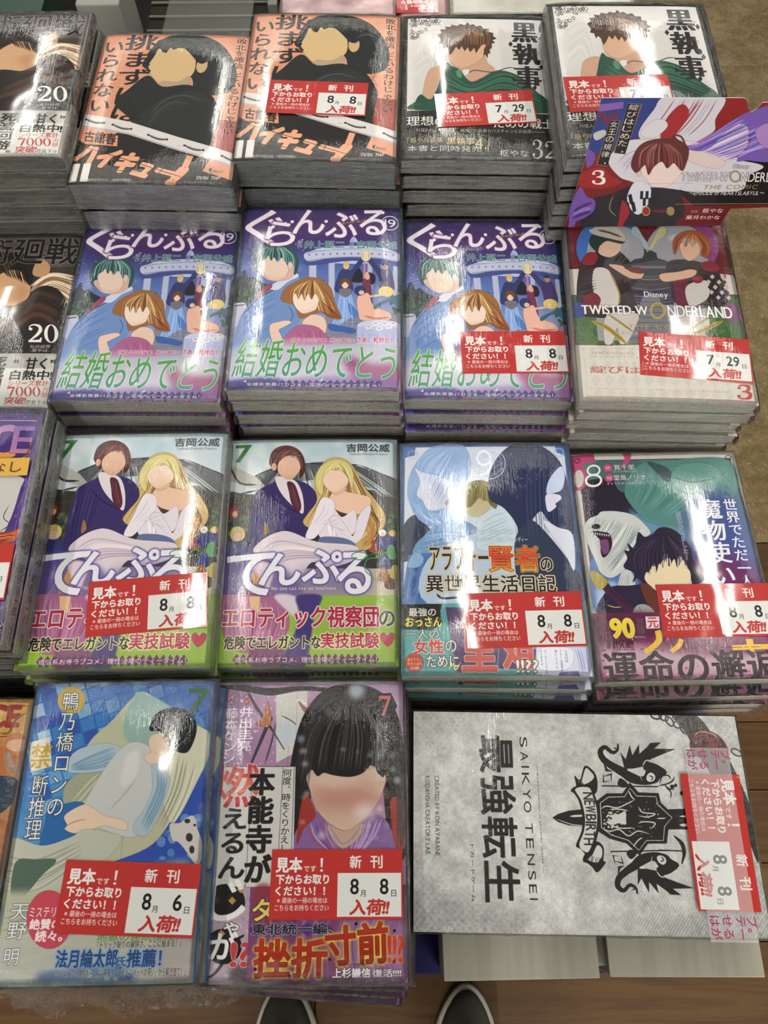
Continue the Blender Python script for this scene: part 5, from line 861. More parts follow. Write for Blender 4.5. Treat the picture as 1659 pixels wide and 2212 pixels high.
# ------------------------------------------------------------------ book meshes
def drop(u, v, e=.0014):            # the cover rolls gently down to spine and fore-edge
    return e * (abs(2 * u) ** 6) + e * .28 * (abs(2 * v) ** 8)
def grid_strip(V, F, U, rows):
    """rows: list of equal-length lists of (x,y,z,u,v)"""
    b = len(V); n = len(rows[0])
    for r in rows:
        for p in r: V.append(p[:3]); U.append(p[3:])
    for i in range(len(rows) - 1):
        for j in range(n - 1): F.append((b + i * n + j, b + i * n + j + 1, b + (i + 1) * n + j + 1, b + (i + 1) * n + j))
def cover_mesh(name, w, h, t, m, cw, nx=18, ny=14):
    V, F, U = [], [], []; th = .00045; rad = .0022
    us = [(i / nx - .5) for i in range(nx + 1)]; vs = [(j / ny - .5) for j in range(ny + 1)]
    top = [[(u * w, v * h, t - drop(u, v), (u + .5) * cw, v + .5) for u in us] for v in vs]
    grid_strip(V, F, U, top)
    fr = top[0]; grid_strip(V, F, U, [[(x, y, z - th, u, v) for x, y, z, u, v in fr], fr])
    bk = top[-1]; grid_strip(V, F, U, [bk, [(x, y, z - th, u, v) for x, y, z, u, v in bk]])
    lf = [r[0] for r in top]; grid_strip(V, F, U, [lf, [(x, y, z - th, u, v) for x, y, z, u, v in lf]])
    rt = [r[-1] for r in top]; rows = [rt]
    for a in (.35, .7, 1.0): rows.append([(x + rad * .55 * math.sin(a * 1.57), y, z - rad * (1 - math.cos(a * 1.57)) - (a > .9) * .0004, cw + (1 - cw) * .08 * a, v) for x, y, z, u, v in rt])
    for a in (.33, .66, 1.0): rows.append([(x + rad * .55 + (math.sin(a * 3.14)) * .0003, y, (z - rad - .0004) * (1 - a) + .0003 * a, cw + (1 - cw) * (.08 + .92 * a), v) for x, y, z, u, v in rt])
    grid_strip(V, F, U, [r for r in rows][::-1])
    n1 = len(F)
    bl = [[(u * w, v * h, .0001, 0, 0) for u in (-.5, .5)] for v in (.5, -.5)]; grid_strip(V, F, U, bl)
    grid_strip(V, F, U, [[(-w / 2, -h / 2, .0001, 0, 0), (w / 2, -h / 2, .0001, 0, 0)], [(-w / 2, -h / 2, th, 0, 0), (w / 2, -h / 2, th, 0, 0)]][::1])
    return mesh_from(name, V, F, [m, STOCK], U, True, [0] * n1 + [1] * (len(F) - n1))
def pages_mesh(name, w, h, t, m, nx=14):
    V, F, U = [], [], []; ins = .0007; us = [i / nx - .5 for i in range(nx + 1)]; W, H = w - .0016, h - 2 * ins
    def tp(u, v, y): return (u * W, y, t - drop(u, v) - .0006, 0, 0)
    grid_strip(V, F, U, [[tp(u, -.5, -H / 2) for u in us], [tp(u, -.3, -H / 2 * .6) for u in us], [tp(u, .3, H / 2 * .6) for u in us], [tp(u, .5, H / 2) for u in us]])
    grid_strip(V, F, U, [[(u * W, -H / 2, .0006, 0, 0) for u in us], [tp(u, -.5, -H / 2) for u in us]])
    grid_strip(V, F, U, [[tp(u, .5, H / 2) for u in us], [(u * W, H / 2, .0006, 0, 0) for u in us]])
    for sx in (-1, 1):
        A = [(sx * W / 2, -H / 2, .0006, 0, 0), (sx * W / 2, H / 2, .0006, 0, 0)]; B = [tp(sx * .5, -.5, -H / 2), tp(sx * .5, .5, H / 2)]
        grid_strip(V, F, U, [B, A] if sx < 0 else [A, B])
    return mesh_from(name, V, F, m, None)
def band_mesh(name, w, h, t, bh, m, cw, nx=18, ny=6):
    V, F, U = [], [], []; us = [i / nx - .5 for i in range(nx + 1)]; vs = [-.5 + bh * j / ny for j in range(ny + 1)]; o = .0002
    top = [[(u * w, v * h, t - drop(u, v) + o, (u + .5) * cw, v + .5) for u in us] for v in vs]; grid_strip(V, F, U, top)
    bk = top[-1]; grid_strip(V, F, U, [bk, [(x, y, z - o, u, v) for x, y, z, u, v in bk]])
    rt = [r[-1] for r in top]; rows = [rt, [(x + .0014, y, z - .0024, cw + (1 - cw) * .1, v) for x, y, z, u, v in rt], [(x + .0016, y, .0005, 1, v) for x, y, z, u, v in rt]]
    grid_strip(V, F, U, rows[::-1]); return mesh_from(name, V, F, m, U, True)
def film_mesh(name, w, h, t, seed, fine=True, lift=.0008, fm=None, edge=.0021):
    rnd = random.Random(seed); nx, ny, ns = (34, 44, 7) if fine else (12, 14, 3)
    W, H = w / 2 + .0012, h / 2 + .0010; sd = Vector((rnd.uniform(0, 50), rnd.uniform(0, 50), 0)); V, F, U = [], [], []
    per = []
    def ns_(x, y, k): return mnoise.noise(Vector((x * k, y * k, 0)) + sd)
    top = []
    for j in range(ny + 1):
        v = j / ny - .5; row = []
        for i in range(nx + 1):
            u = i / nx - .5; x, y = 2 * u * W, 2 * v * H; ed = max(abs(2 * u), abs(2 * v))
            z = t + lift - drop(u, v, edge) + ns_(x, y, 24) * .00016 + ns_(x + 9, y, 60) * .00006 + (ns_(x, y + 5, 170) * .00035 if ed > .9 else 0)
            row.append((x, y, z, u + .5, v + .5))
        top.append(row)
    grid_strip(V, F, U, top)
    cx, cy = (.96, .965) if fine else (.90, .92)
    if edge == 0: cx = cy = 1.1
    F[:] = [f for f in F if max(abs(sum(V[i][0] for i in f) / 4) / W / cx, abs(sum(V[i][1] for i in f) / 4) / H / cy) > 1]; n1 = len(F)
    loop = [top[0][i] for i in range(nx)] + [top[j][-1] for j in range(ny)] + [top[-1][i] for i in range(nx, 0, -1)] + [top[j][0] for j in range(ny, 0, -1)] + [top[0][0]]
    rows = []
    for k in range(ns + 1):
        a = k / ns; r = []
        for x, y, z, u, v in loop:
            nx_, ny_ = (1 if x > W * .999 else -1 if x < -W * .999 else 0), (1 if y > H * .999 else -1 if y < -H * .999 else 0)
            b = 0 if k == 0 else (.0003 + .0007 * math.sin(a * 3.0) + .0011 * mnoise.noise(Vector((x * 90, y * 90, a * 4 + seed)))); b = max(b, .0001) if k else 0
            r.append((x + nx_ * b, y + ny_ * b, z * (1 - a) + .0006 * a + (0 if k in (0, ns) else .0006 * mnoise.noise(Vector((x * 60, y * 60, 9 + k)))), u, v))
        rows.append(r)
    grid_strip(V, F, U, rows[::-1]); return mesh_from(name, V, F, [fm or FILM, FILM_S], U, True, [0] * n1 + [1] * (len(F) - n1))

# ------------------------------------------------------------------ the floor
floor = empty('floor', (0, 0, 0)); tag(floor, 'wooden plank floor meeting a flecked tan floor covering', None, None, 'structure')
FZ = -1.30
def wood_mat(name, c0, c1, c2, seed):
    m = mat(name, c0, .45, .2); t = NT(m); k = t.n('Mapping'); tc = t.n('TexCoord'); t.l(tc.outputs['Object'], k.inputs[0]); k.inputs['Scale'].default_value = (2.2, 22, 4); k.inputs['Location'].default_value = (seed * 3.1, seed * 1.7, 0)
    a = t.noise(k.outputs[0], 1.6, 4, .6, 1.6); b = t.noise(t.mapping((14, 260, 10)), 1, 3, .6)
    t.l(t.ramp(t.ma('ADD', t.ma('MULTIPLY', a, .7), t.ma('MULTIPLY', b, .3)), [(.3, c2), (.45, c1), (.6, c0)]), t.b.inputs['Base Color']); t.l(t.bump(b, .15, .0004), t.b.inputs['Normal']); return m
WOODS = [wood_mat('oak_plank_%s' % n, *c, i) for i, (n, c) in enumerate((('pale', ('553e22', '4d361c', '412c16')), ('mid', ('503a1f', '47301b', '3a2915')), ('dark', ('4a351b', '432d17', '362413'))))]
rw = random.Random(5); shapes = {}
for r in range(-8, 6):
    y0 = .5196 - .1055 * (6 - 1 - r) + .0 if False else -.1105 + .1055 * (r)
    y0 = .5196 - .1055 * (6 - r); x = -1.5 - rw.uniform(0, .6) + (.0 if r % 2 else .3)
    if abs(y0 + .2188) < .03: x = -.105 - .91 * 2
    while x < 1.6:
        L = .91; key = r % 3
        if key not in shapes: shapes[key] = bevel_box('plank', 0, L - .0012, 0, .1043, -.012, 0, WOODS[key], .0008, 1)
        link('plank', shapes[key], floor, (x, y0, FZ)); x += L
sub = bevel_box('subfloor', -2.5, 2.5, -1.6, .52, -.03, -.0125, mat('subfloor_dark', '2a2018', .9), 0); link('subfloor', sub, floor, (0, 0, FZ))
FLECK = mat('flecked_covering', '7d6a47', .55, .3); _t = NT(FLECK); _x = _t.n('TexImage'); _x.image = art_fleck(); _l = _t.mapping((1 / .6, 1 / .6, 1)); _t.l(_l, _x.inputs[0]); _t.l(_x.outputs[0], _t.b.inputs['Base Color']); _t.l(_t.bump(_x.outputs[0], .5, .0015), _t.b.inputs['Normal'])
link('floor_covering', bevel_box('floor_covering', -2.5, 2.5, .5205, 3.4, -.03, .001, FLECK, .001, 1), floor, (0, 0, FZ))

# ------------------------------------------------------------------ stepped display table
BLUE = mat('dark_blue_cloth', '23204e', .7, .2); DARK = mat('dark_board', '2b2826', .6, .3)
table = empty('display_table', (-.3, .3, FZ)); tag(table, 'dark display table carrying the stepped risers of comic stacks', 'table')
for nm, lab, y0, y1, z, m in (('blue_riser', 'dark blue cloth-covered front riser under cartons and nearest comics', -.077, .114, -.6552, BLUE), ('riser', 'dark riser board under the second row of stacks from the front', .1146, .298, -.6202, DARK), ('riser', 'dark riser board under the violet and maroon stacks', .2986, .498, -.6002, DARK), ('riser', 'dark riser board under the orange and black-framed stacks', .4986, .70, -.5602, DARK)):
    rs_ = link(nm, bevel_box(nm, -.62, .268, y0, y1, -.7198, z, m, .0015), None); tag(rs_, lab, 'riser')
link('table_body', bevel_box('table_body', -.60, .250, -.06, .69, FZ + .06, -.7202, DARK, .002), table, (.3, -.3, -FZ)); link('plinth', bevel_box('plinth', -.57, .22, -.02, .66, FZ + .0005, FZ + .0598, DARK, .002), table, (.3, -.3, -FZ))
# ------------------------------------------------------------------ comics
ORD = ['topmost', 'second', 'third', 'fourth', 'fifth', 'sixth', 'seventh', 'eighth', 'ninth', 'tenth']
LAB = {('8', '8'): printed('label_print', art_label('8', '8'), .3), ('7', '29'): printed('label_print_july', art_label('7', '29'), .3), ('8', '6'): printed('label_print_six', art_label('8', '6'), .3)}
def uvbox(name, w, h, th, m, side=None):
    V = [(x * w / 2, y * h / 2, z) for z in (0, th) for x, y in ((-1, -1), (1, -1), (1, 1), (-1, 1))]; U = [(.002, .002), (.998, .002), (.998, .998), (.002, .998)] * 2
    F = [(4, 5, 6, 7), (3, 2, 1, 0), (0, 1, 5, 4), (1, 2, 6, 5), (2, 3, 7, 6), (3, 0, 4, 7)]
    return mesh_from(name, V, F, m, U)
LABM = {k: uvbox('sample_label', .0835, .0400, .00025, m) for k, m in LAB.items()}
PR = {}
def print_of(fn, **k):
    if fn.__name__ not in PR:
        im = fn(); PR[fn.__name__] = (printed(im.name, im, **k),)
    return PR[fn.__name__][0]
def stack(fn, w, h, t, pg, x, y, z, yaw, n, what, stackname, group, band=0, low=(), lab=None, lows=0, seed=0, extras=None):
    m = print_of(fn); sp = {'art_orange': .027, 'art_black': .0152, 'art_brown': .0156, 'art_party': .0168, 'art_cards': .0145, 'art_roof': .0173, 'art_blue': .0186, 'art_beast': .0193, 'art_sofa': .015, 'art_flame': .0144, 'art_purple': .0156, 'art_gold': .015, 'art_back1': .015, 'art_back2': .015, 'art_back3': .018}[fn.__name__]
    wp = int(round({.1166: .1166, .119: .1190, .1316: .1316, .128: .128}[w] * (3400 if 'back' in fn.__name__ else 5200))); cw = wp / (wp + round(sp * (3400 if 'back' in fn.__name__ else 5200)))
    t2 = t - .0009                                  # clear film above and below
    cm, pm = cover_mesh('cover', w, h, t2, m, cw), pages_mesh('page_block', w, h, t2, pg)
    bm_ = band_mesh('paper_band', w, h, t2, band, m, cw) if band else None; lf = film_mesh('film_wrap', w, h, t2, seed + 100, False)
    rnd = random.Random(seed); out = []
    for k in range(n):
        dx, dy, da = low[k - 1] if 0 < k <= len(low) else ((0, 0, 0) if k == 0 else (low[-1] if low else (0, 0, 0)))
        if k: dx += rnd.uniform(-.0009, .0009); dy += rnd.uniform(-.0007, .0007); da += rnd.uniform(-.25, .25)
        b = empty('comic_book', (x + dx, y + dy, z - (k + 1) * t + .00005), math.radians(yaw + da))
        tag(b, what if k == 0 else '%s comic from the top in the %s' % (ORD[k] if k < len(ORD) else 'lowest', stackname), 'comic book', group)
        link('cover', cm, b); link('page_block', pm, b)
        if bm_: link('paper_band', bm_, b)
        link('film_wrap', film_mesh('film_wrap', w, h, t2, seed, True) if k == 0 else lf, b)
        if k == 0 and lab:
            (cx, cy, ang, out_) = lab[:4]; l = link('sample_label', LABM[lab[4]], b, (cx, cy, t2 + (.00115 if out_ else .0003)), (0, 0, math.radians(ang))); l['label'] = 'red and white sample label'
        out.append(b)
    return out
J = [(0, 0, 0)]
LB88, LB729, LB86 = ('8', '8'), ('7', '29'), ('8', '6')
# back row
stack(art_brown, .1166, .176, .0155, PG_GREEN, -.3126, .5951, -.4355, .7, 8, 'dark brown comic numbered 20, on the back-row stack at the far left', 'back-row dark brown stack', 'dark brown comics in the back row', .292, [(.003, -.001, 0), (.005, -.003, .6), (.008, -.004, -.4), (.011, -.006, .3), (.012, -.006, -.6)], seed=1)
stack(art_orange, .1316, .182, .02745, PG_GREY, -.1825, .5828, -.4502, -1.8, 4, 'thick orange and black comic without sample label, left of its labelled twin', 'left orange stack', 'comics in the left orange stack', 0, [(.001, -.001, .4)], seed=2)
stack(art_orange, .1316, .182, .02835, PG_GREY, -.0504, .6030, -.4465, -2.2, 4, 'thick orange and black comic carrying a red 8/8 sample label', 'right orange stack', 'comics in the right orange stack', 0, [(.0035, 0, .5)], (-.0017, -.0196, -1.6, True, LB88), seed=3)
stack(art_black, .1316, .182, .01515, PG_MID, .0851, .6103, -.4538, -1.9, 7, 'black-framed comic numbered 32 with its red 7/29 sample label fully in view', 'left black-framed stack', 'comics in the left black-framed stack', 0, [(.002, 0, .3), (.003, -.001, -.2), (.004, -.001, .8), (.004, -.002, .5)], (.0048, -.0308, 4.8, False, LB729), seed=4)
stack(art_black, .1316, .182, .01415, PG_MID, .2076, .5710, -.4184, -.8, 10, 'black-framed comic whose lower corner hides behind the purple-haired shelf card', 'right black-framed stack', 'comics in the right black-framed stack', 0, [(-.001, 0, .3), (0, -.001, -.3)], (-.0188, -.0210, 2.4, False, LB729), seed=5)
# third step
stack(art_brown, .1166, .176, .0150, PG_GREEN, -.318, .410, -.510, 0, 6, 'dark brown comic numbered 20, beside the violet comic, nearer the viewer', 'front dark brown stack', 'dark brown comics on the third step', .292, [(.001, -.001, .3)], seed=6)
stack(art_party, .1316, .182, .01687, PG_LIGHT, -.1887, .4112, -.4988, -1.04, 6, 'violet party-scene comic, leftmost of the three, no sample label', 'left violet party stack', 'comics in the left violet stack', .26, [(.001, -.002, .2), (.002, -.005, .1)], seed=7)
stack(art_party, .1316, .182, .01650, PG_LIGHT, -.0511, .4105, -.4844, -.97, 7, 'violet party-scene comic on the tallest and middle one of three stacks', 'middle violet party stack', 'comics in the middle violet stack', .26, [(.0015, 0, 0), (.002, -.0005, .3), (.002, -.0015, .5)], seed=8)
stack(art_party, .1316, .182, .01617, PG_LIGHT, .0832, .4123, -.5029, -1.46, 6, 'violet party-scene comic with a red 8/8 sample label on it', 'right violet party stack', 'comics in the right violet stack', .26, [(.001, -.003, .3), (.001, -.0085, .6)], (.0221, -.0468, 1.1, False, LB88), seed=9)
stack(art_cards, .1316, .182, .01445, PG_WHITE, .2154, .3967, -.4844, -2.4, 8, 'maroon comic numbered 3 with white paper band and red 7/29 sample label', 'maroon stack', 'maroon comics by the flecked floor', .276, [(.0015, 0, .5), (-.001, 0, -.3), (.001, -.001, .4), (-.002, -.001, 0)], (.0236, -.0502, -3.7, False, LB729), seed=10)
# second step
op = stack(art_purple, .1166, .176, .01555, PG_GREEN, -.3045, .215, -.480, 0, 9, 'purple comic with yellow notice sticker at the left edge', 'purple stack', 'purple comics at the left edge', 0, [(.0015, -.001, -.3), (.001, -.002, .2)], (.0145, -.0393, 1, False, LB88), seed=11)
stack(art_roof, .1316, .182, .01743, PG_MID, -.1860, .2100, -.5154, .39, 6, 'green-banded temple-roof comic with a red 8/8 sample label', 'left temple-roof stack', 'comics in the left temple-roof stack', .285, [(.001, -.002, .2)], (.0200, -.0461, 4.3, False, LB88), seed=12)
stack(art_roof, .1316, .182, .01722, PG_MID, -.0560, .2144, -.5339, -.09, 5, 'green-banded temple-roof comic without sample label, next to the blue wizard comic', 'right temple-roof stack', 'comics in the right temple-roof stack', .285, [(.001, -.0045, .2), (.001, -.007, .2)], seed=13)
stack(art_blue, .1316, .182, .01858, PG_WHITE, .0777, .2055, -.5271, -.63, 5, 'blue comic numbered 9 with teal paper band and red 8/8 sample label', 'blue stack', 'blue comics numbered 9', .287, [(.004, -.005, -.6), (.004, -.008, -.8), (.005, -.008, -.5)], (.0217, -.0512, 1.4, False, LB88), seed=14)
stack(art_beast, .1316, .182, .01928, PG_WHITE, .2162, .2047, -.5429, .65, 4, 'white-bordered comic numbered 8 with a white beast and green giant', 'white-bordered stack', 'white-bordered comics numbered 8', .27, [(.001, -.0075, .2), (.002, -.011, 0)], (.0258, -.0404, -.2, False, LB88), seed=15)
# front step
stack(art_gold, .1166, .176, .0150, PG_GREEN, -.309, .018, -.550, 0, 7, 'golden comic with red title cut off by the left edge', 'golden stack', 'golden comics at the front left', 0, J, seed=16)
km = stack(art_sofa, .119, .176, .0150, PG_GREEN, -.1746, .0229, -.520, .62, 9, 'blue comic numbered 7 with sofa scene and red 8/6 sample label', 'blue sofa stack', 'blue sofa comics at the front', 0, [(.004, -.002, -.4), (.009, -.004, -1.2), (.008, -.004, -.8)], (.0175, -.0429, -2.8, False, LB86), seed=17)
stack(art_flame, .1316, .182, .01439, PG_MID, -.0539, .0232, -.5399, 0, 8, 'lilac comic numbered 7 with dark-haired figure and red 8/8 sample label', 'lilac stack', 'lilac comics at the front', .29, [(.0025, -.001, -.2), (.004, -.003, -.6), (.0055, -.005, -.9), (.0055, -.009, -2.2), (.004, -.014, -3.2), (.002, -.019, -4.2), (0, -.021, -4.6)], (.0218, -.0367, -.3, False, LB88), seed=18)
def flap(parent, w, h, z0, depth, seed, x0=-.5, x1=.52):
    rd = random.Random(seed); nx, ny = 46, 9; rows = []
    for j in range(ny + 1):
        a = j / ny; r = []
        for i in range(nx + 1):
            x = (x0 + (x1 - x0) * i / nx) * w; ed = depth * (.62 + .38 * mnoise.noise(Vector((x * 45, seed, 0))) + .2 * mnoise.noise(Vector((x * 160, seed, 3))))
            r.append((x, -h / 2 - .0012 - a * ed, z0 - .010 * a * a + .0035 * a * mnoise.noise(Vector((x * 110, a * 3, seed))) + .0018 * a * mnoise.noise(Vector((x * 320, a * 7, seed))), 0, 0))
        rows.append(r)
    V, F, U = [], [], []; grid_strip(V, F, U, rows[::-1]); o = link('film_flap', mesh_from('film_flap', V, F, FILM_S, None, True), parent); return o
flap(km[0], .119, .176, .004, .016, 3); flap(km[1], .119, .176, .006, .024, 5, -.5, .5); flap(km[2], .119, .176, .004, .020, 8, .1, .62)
# yellow notice sticker on the purple comic
st = Sheet(.055, .0140, '0 0 55 0 55 14 0 14'.split(), 0, 6000); st.bg('c89a3c'); st.T('特典なし', 5, 2.5, 50, 11.5, '5a3a1c', b=.35); SM = printed('notice_print', st.image('print_notice'), .4, .3, .5)
l = link('notice_sticker', uvbox('notice_sticker', .055, .0140, .00025, SM), op[0], (.0275, .0385, .01555 - .0009 + .0012), (0, 0, math.radians(1.5))); l['label'] = 'yellow paper sticker with brown writing'

# ------------------------------------------------------------------ silver game box lying on two white cartons
def box_thing():
    b = empty('game_box', (.1312, .0243, -.5950), math.radians(-1.4)); tag(b, 'large silver-grey game box with black crest and red wax seal print', 'game box')
    im = art_box(); m = printed('silver_box_print', im, .4, .2, 1.0, .25, .25); t = NT(m); m.node_tree.nodes['Principled BSDF'].inputs['Metallic'].default_value = .0
    GS = mat('grey_box_side', '8f8f8c', .4, .5)
    w, h, T_ = .2264, .1376, .0392
    link('box_lid', (lambda me: me)(uvbox('box_lid', w, h, .0012, m)), b, (0, 0, T_ - .0012)); link('lid_wall', bevel_box('lid_wall', -w / 2, w / 2, -h / 2, h / 2, .004, T_ - .0013, GS, .0006, 1), b); link('box_base', bevel_box('box_base', -w / 2 + .0012, w / 2 - .0012, -h / 2 + .0012, h / 2 - .0012, 0, .0039, mat('box_base_card', '3a3a3a', .6), .0004, 1), b)
    link('film_wrap', film_mesh('film_wrap', w, h, T_ + .0003, 77, True, .0007, FILM_B, 0.0), b)
    l = link('sample_label', LABM[LB88], b, (.0888, -.0122, T_ + .0016), (0, 0, math.radians(-90))); l['label'] = 'red and white sample label'
    for sx, ang in ((1, 0), (-1, 0)):
        s2 = Sheet(.020, .036, '0 0 20 0 20 36 0 36'.split(), 0, 5000)
    return b
gb = box_thing()
# clear tape with magenta writing, holding the label
def tape(parent, cx, cy, z, L, W, ang, txts):
    m = bpy.data.materials.new('printed_tape'); m.use_nodes = True; t = NT(m); b = t.b; b.inputs['Roughness'].default_value = .12; b.inputs['Alpha'].default_value = .13; b.inputs['Base Color'].default_value = (.85, .85, .85, 1)
    tp = link('clear_tape', uvbox('clear_tape', L, W, .00008, m), parent, (cx, cy, z), (0, 0, math.radians(ang)))
    INK = mat('magenta_ink', '9a2858', .4); 
    for i, (tx, x0, y0, s) in enumerate(txts):
        V, F = [], []; xx = 0
        for ch in tx:
            _fc.body = ch; bpy.context.view_layer.update(); me = _fo.evaluated_get(bpy.context.evaluated_depsgraph_get()).to_mesh(); o = len(V)
            V += [(x0 + (v.co.x + xx) * s, y0 + v.co.y * s, .00012) for v in me.vertices]; F += [tuple(a + o for a in p.vertices) for p in me.polygons]; xx += 1
        q = link('tape_writing', mesh_from('tape_writing', V, F, INK), tp); q['kind'] = 'stuff'
    return tp
_fc.offset = .012
tape(gb, .0888, -.0122, .0392 + .00195, .118, .030, -90, [(t_, x_, y_, .0072) for x_ in (-.0585, .0435) for t_, y_ in (('はが', -.0135), ('せる', -.0055), ('テー', .0030), ('プ。', .0100))])
_fc.offset = 0
SHADED_WHITE = mat('shaded_white_corrugated', '89867b', .65, .3); _t = NT(SHADED_WHITE); _n = _t.noise(_t.mapping((160, 10, 20)), 1, 2, .5); _t.l(_t.ramp(_n, [(.3, '838075'), (.5, '8a877b'), (.7, '8f8c80')]), _t.b.inputs['Base Color']); _t.l(_t.bump(_n, .15, .0006), _t.b.inputs['Normal'])  # white board, with the shade from the game box put into its grey
for i, (x0, x1, y0, a) in enumerate(((.0364, .1404, -.0735, .6), (.1486, .2520, -.0728, -.6))):
    c = empty('carton', ((x0 + x1) / 2, (y0 + .085) / 2, -.6550), math.radians(a)); tag(c, ('left' if i == 0 else 'right') + ' white cardboard carton sticking out from under the silver game box', 'carton')
    hw, hh = (x1 - x0) / 2, (.085 - y0) / 2
    link('carton_body', bevel_box('carton_body', -hw + .0006, hw - .0006, -hh + .0006, hh, .0002, .0568, SHADED_WHITE, .0008, 1), c)
    link('lid_flap', bevel_box('lid_flap', -hw, hw, -hh, hh - .002, .0570, .0592, SHADED_WHITE, .0007, 2), c)
link('inner_liner', bevel_box('inner_liner', -.0035, .0035, -.073, .08, .001, .050, mat('grey_card', '8a877c', .7), .0005, 1), bpy.data.objects['carton'], (.0565, 0, 0))

# ------------------------------------------------------------------ shelf card standing behind the maroon stack
OUT = [(.1510, -.4838), (.1514, -.4739), (.1525, -.4136), (.1518, -.3657), (.1545, -.3655), (.2490, -.3664), (.2515, -.3672), (.2558, -.3735), (.2599, -.3776), (.2625, -.3746), (.2642, -.3703), (.2665, -.3698), (.2700, -.3706), (.2800, -.3700), (.2920, -.3760), (.3040, -.3900), (.3140, -.4100), (.3240, -.4300), (.3290, -.4420), (.3290, -.4640), (.2812, -.4655), (.2803, -.4700), (.2795, -.4838)]
CM = printed('shelf_card_print', art_talker(), .35, .3, 0); n = len(OUT); V, F, U = [], [], []
for yy in (0, .0006):
    for x, z in OUT: V.append((x - .215, yy, z + .479)); U.append(((x - .15) / .18, (z + .478) / .128))
F.append(tuple(range(n))[::-1]); F.append(tuple(range(n, 2 * n))); F += [(i, (i + 1) % n, n + (i + 1) % n, n + i) for i in range(n)]
F[0] = tuple(range(n)); me = mesh_from('card', V, F, [CM, STOCK], U, False, [0] + [1] * (len(F) - 1))
bm = bmesh.new(); bm.from_mesh(me); bmesh.ops.recalc_face_normals(bm, faces=bm.faces); bm.to_mesh(me); bm.free()
sc_ = empty('shelf_card', (.215, .4752, -.479)); tag(sc_, 'die-cut shelf card with violet-haired figure standing behind the maroon comics', 'shelf card')
link('card', me, sc_)

# ------------------------------------------------------------------ what lies beyond the back row
bs = empty('back_shelf', (.078, 1.05, FZ)); tag(bs, 'low dark shelf behind the back row holding pink comics', 'shelf')
link('shelf_board', bevel_box('shelf_board', -.19, .19, -.33, .35, .716, .735, DARK, .002), bs); link('shelf_body', bevel_box('shelf_body', -.18, .18, -.30, .33, .001, .7155, DARK, .002), bs)
stack(art_back1, .1166, .176, .0160, PG_GREEN, -.0425, .8660, -.501, 180, 4, 'pale pink comic with brown-haired art behind the labelled orange comic', 'pale pink stack', 'pale pink comics behind', 0, J, seed=20)
stack(art_back2, .1166, .176, .0160, PG_GREEN, .0785, .8640, -.5045, 180, 3, 'pink comic with an upside-down red sample label', 'starry pink stack', 'starry pink comics behind', 0, J, (.0605, .0600, 0, False, LB88), seed=21)
stack(art_back3, .128, .182, .0175, PG_LIGHT, .1610, .8210, -.4870, -90, 1, 'white comic showing its black spine behind the black-framed comic', 'black spine stack', None, 0, J, seed=22)
# slatted rack at the left
SL = mat('olive_slat', '25251e', .8, .15); LIP = mat('worn_metal_lip', '6b685c', .5, .4, .2)
filler_me = bevel_box('dark_filler', -.62, -.1275, .745, 1.45, FZ + .0013, -.7202, mat('filler_dark', '1c1b18', .8, .2), .002); lc = link('dark_filler', filler_me, None); tag(lc, 'added dark low cabinet beyond the back row at the upper left', 'filler')  # added block, put in to fill the area around the rack with dark
rk = empty('slatted_rack', (-.208, .93, FZ)); tag(rk, 'dark olive slatted rack behind the left orange comic', 'rack')
sm_ = bevel_box('slat', -.079, .079, -.0122, .0122, 0, .004, SL, .0008, 1); lp = bevel_box('slat_lip', -.079, .079, -.0016, .0016, 0, .0022, LIP, .0006, 1)
for k in range(12):
    s_ = link('slat', sm_, rk, (0, -.170 + k * .0262, .672 + k * .0004)); link('slat_lip', lp, s_, (0, -.0106, .0042))
for sx in (-.071, .071): link('side_rail', bevel_box('side_rail', sx - .008, sx + .008, -.185, .15, .640, .671, SL, .001), rk)
for sx in (-.071, .071):
    for sy in (-.17, .13): link('leg', bevel_box('leg', sx - .008, sx + .008, sy - .008, sy + .008, .5801, .6395, SL, .001), rk)
AC = bpy.data.materials.new('acrylic'); AC.use_nodes = True; _t = NT(AC); _t.t.nodes.remove(_t.b); g = _t.n('BsdfGlossy'); g.inputs['Roughness'].default_value = .35; tr = _t.n('BsdfTransparent'); tr.inputs['Color'].default_value = (.93, .94, .92, 1); mx = _t.n('MixShader'); fr = _t.n('Fresnel'); _t.l(_t.ma('MULTIPLY', fr.outputs[0], .12), mx.inputs[0]); _t.l(tr.outputs[0], mx.inputs[1]); _t.l(g.outputs[0], mx.inputs[2]); _t.l(mx.outputs[0], _t.t.nodes['Material Output'].inputs[0])
ac = link('acrylic_panel', bevel_box('acrylic_panel', -.054, .054, -.15, .15, 0, .0025, AC, .0006, 1), None, (-.213, .925, -.6180), (math.radians(0), 0, math.radians(-2))); tag(ac, 'clear acrylic sheet lying on the slatted rack', 'acrylic sheet')
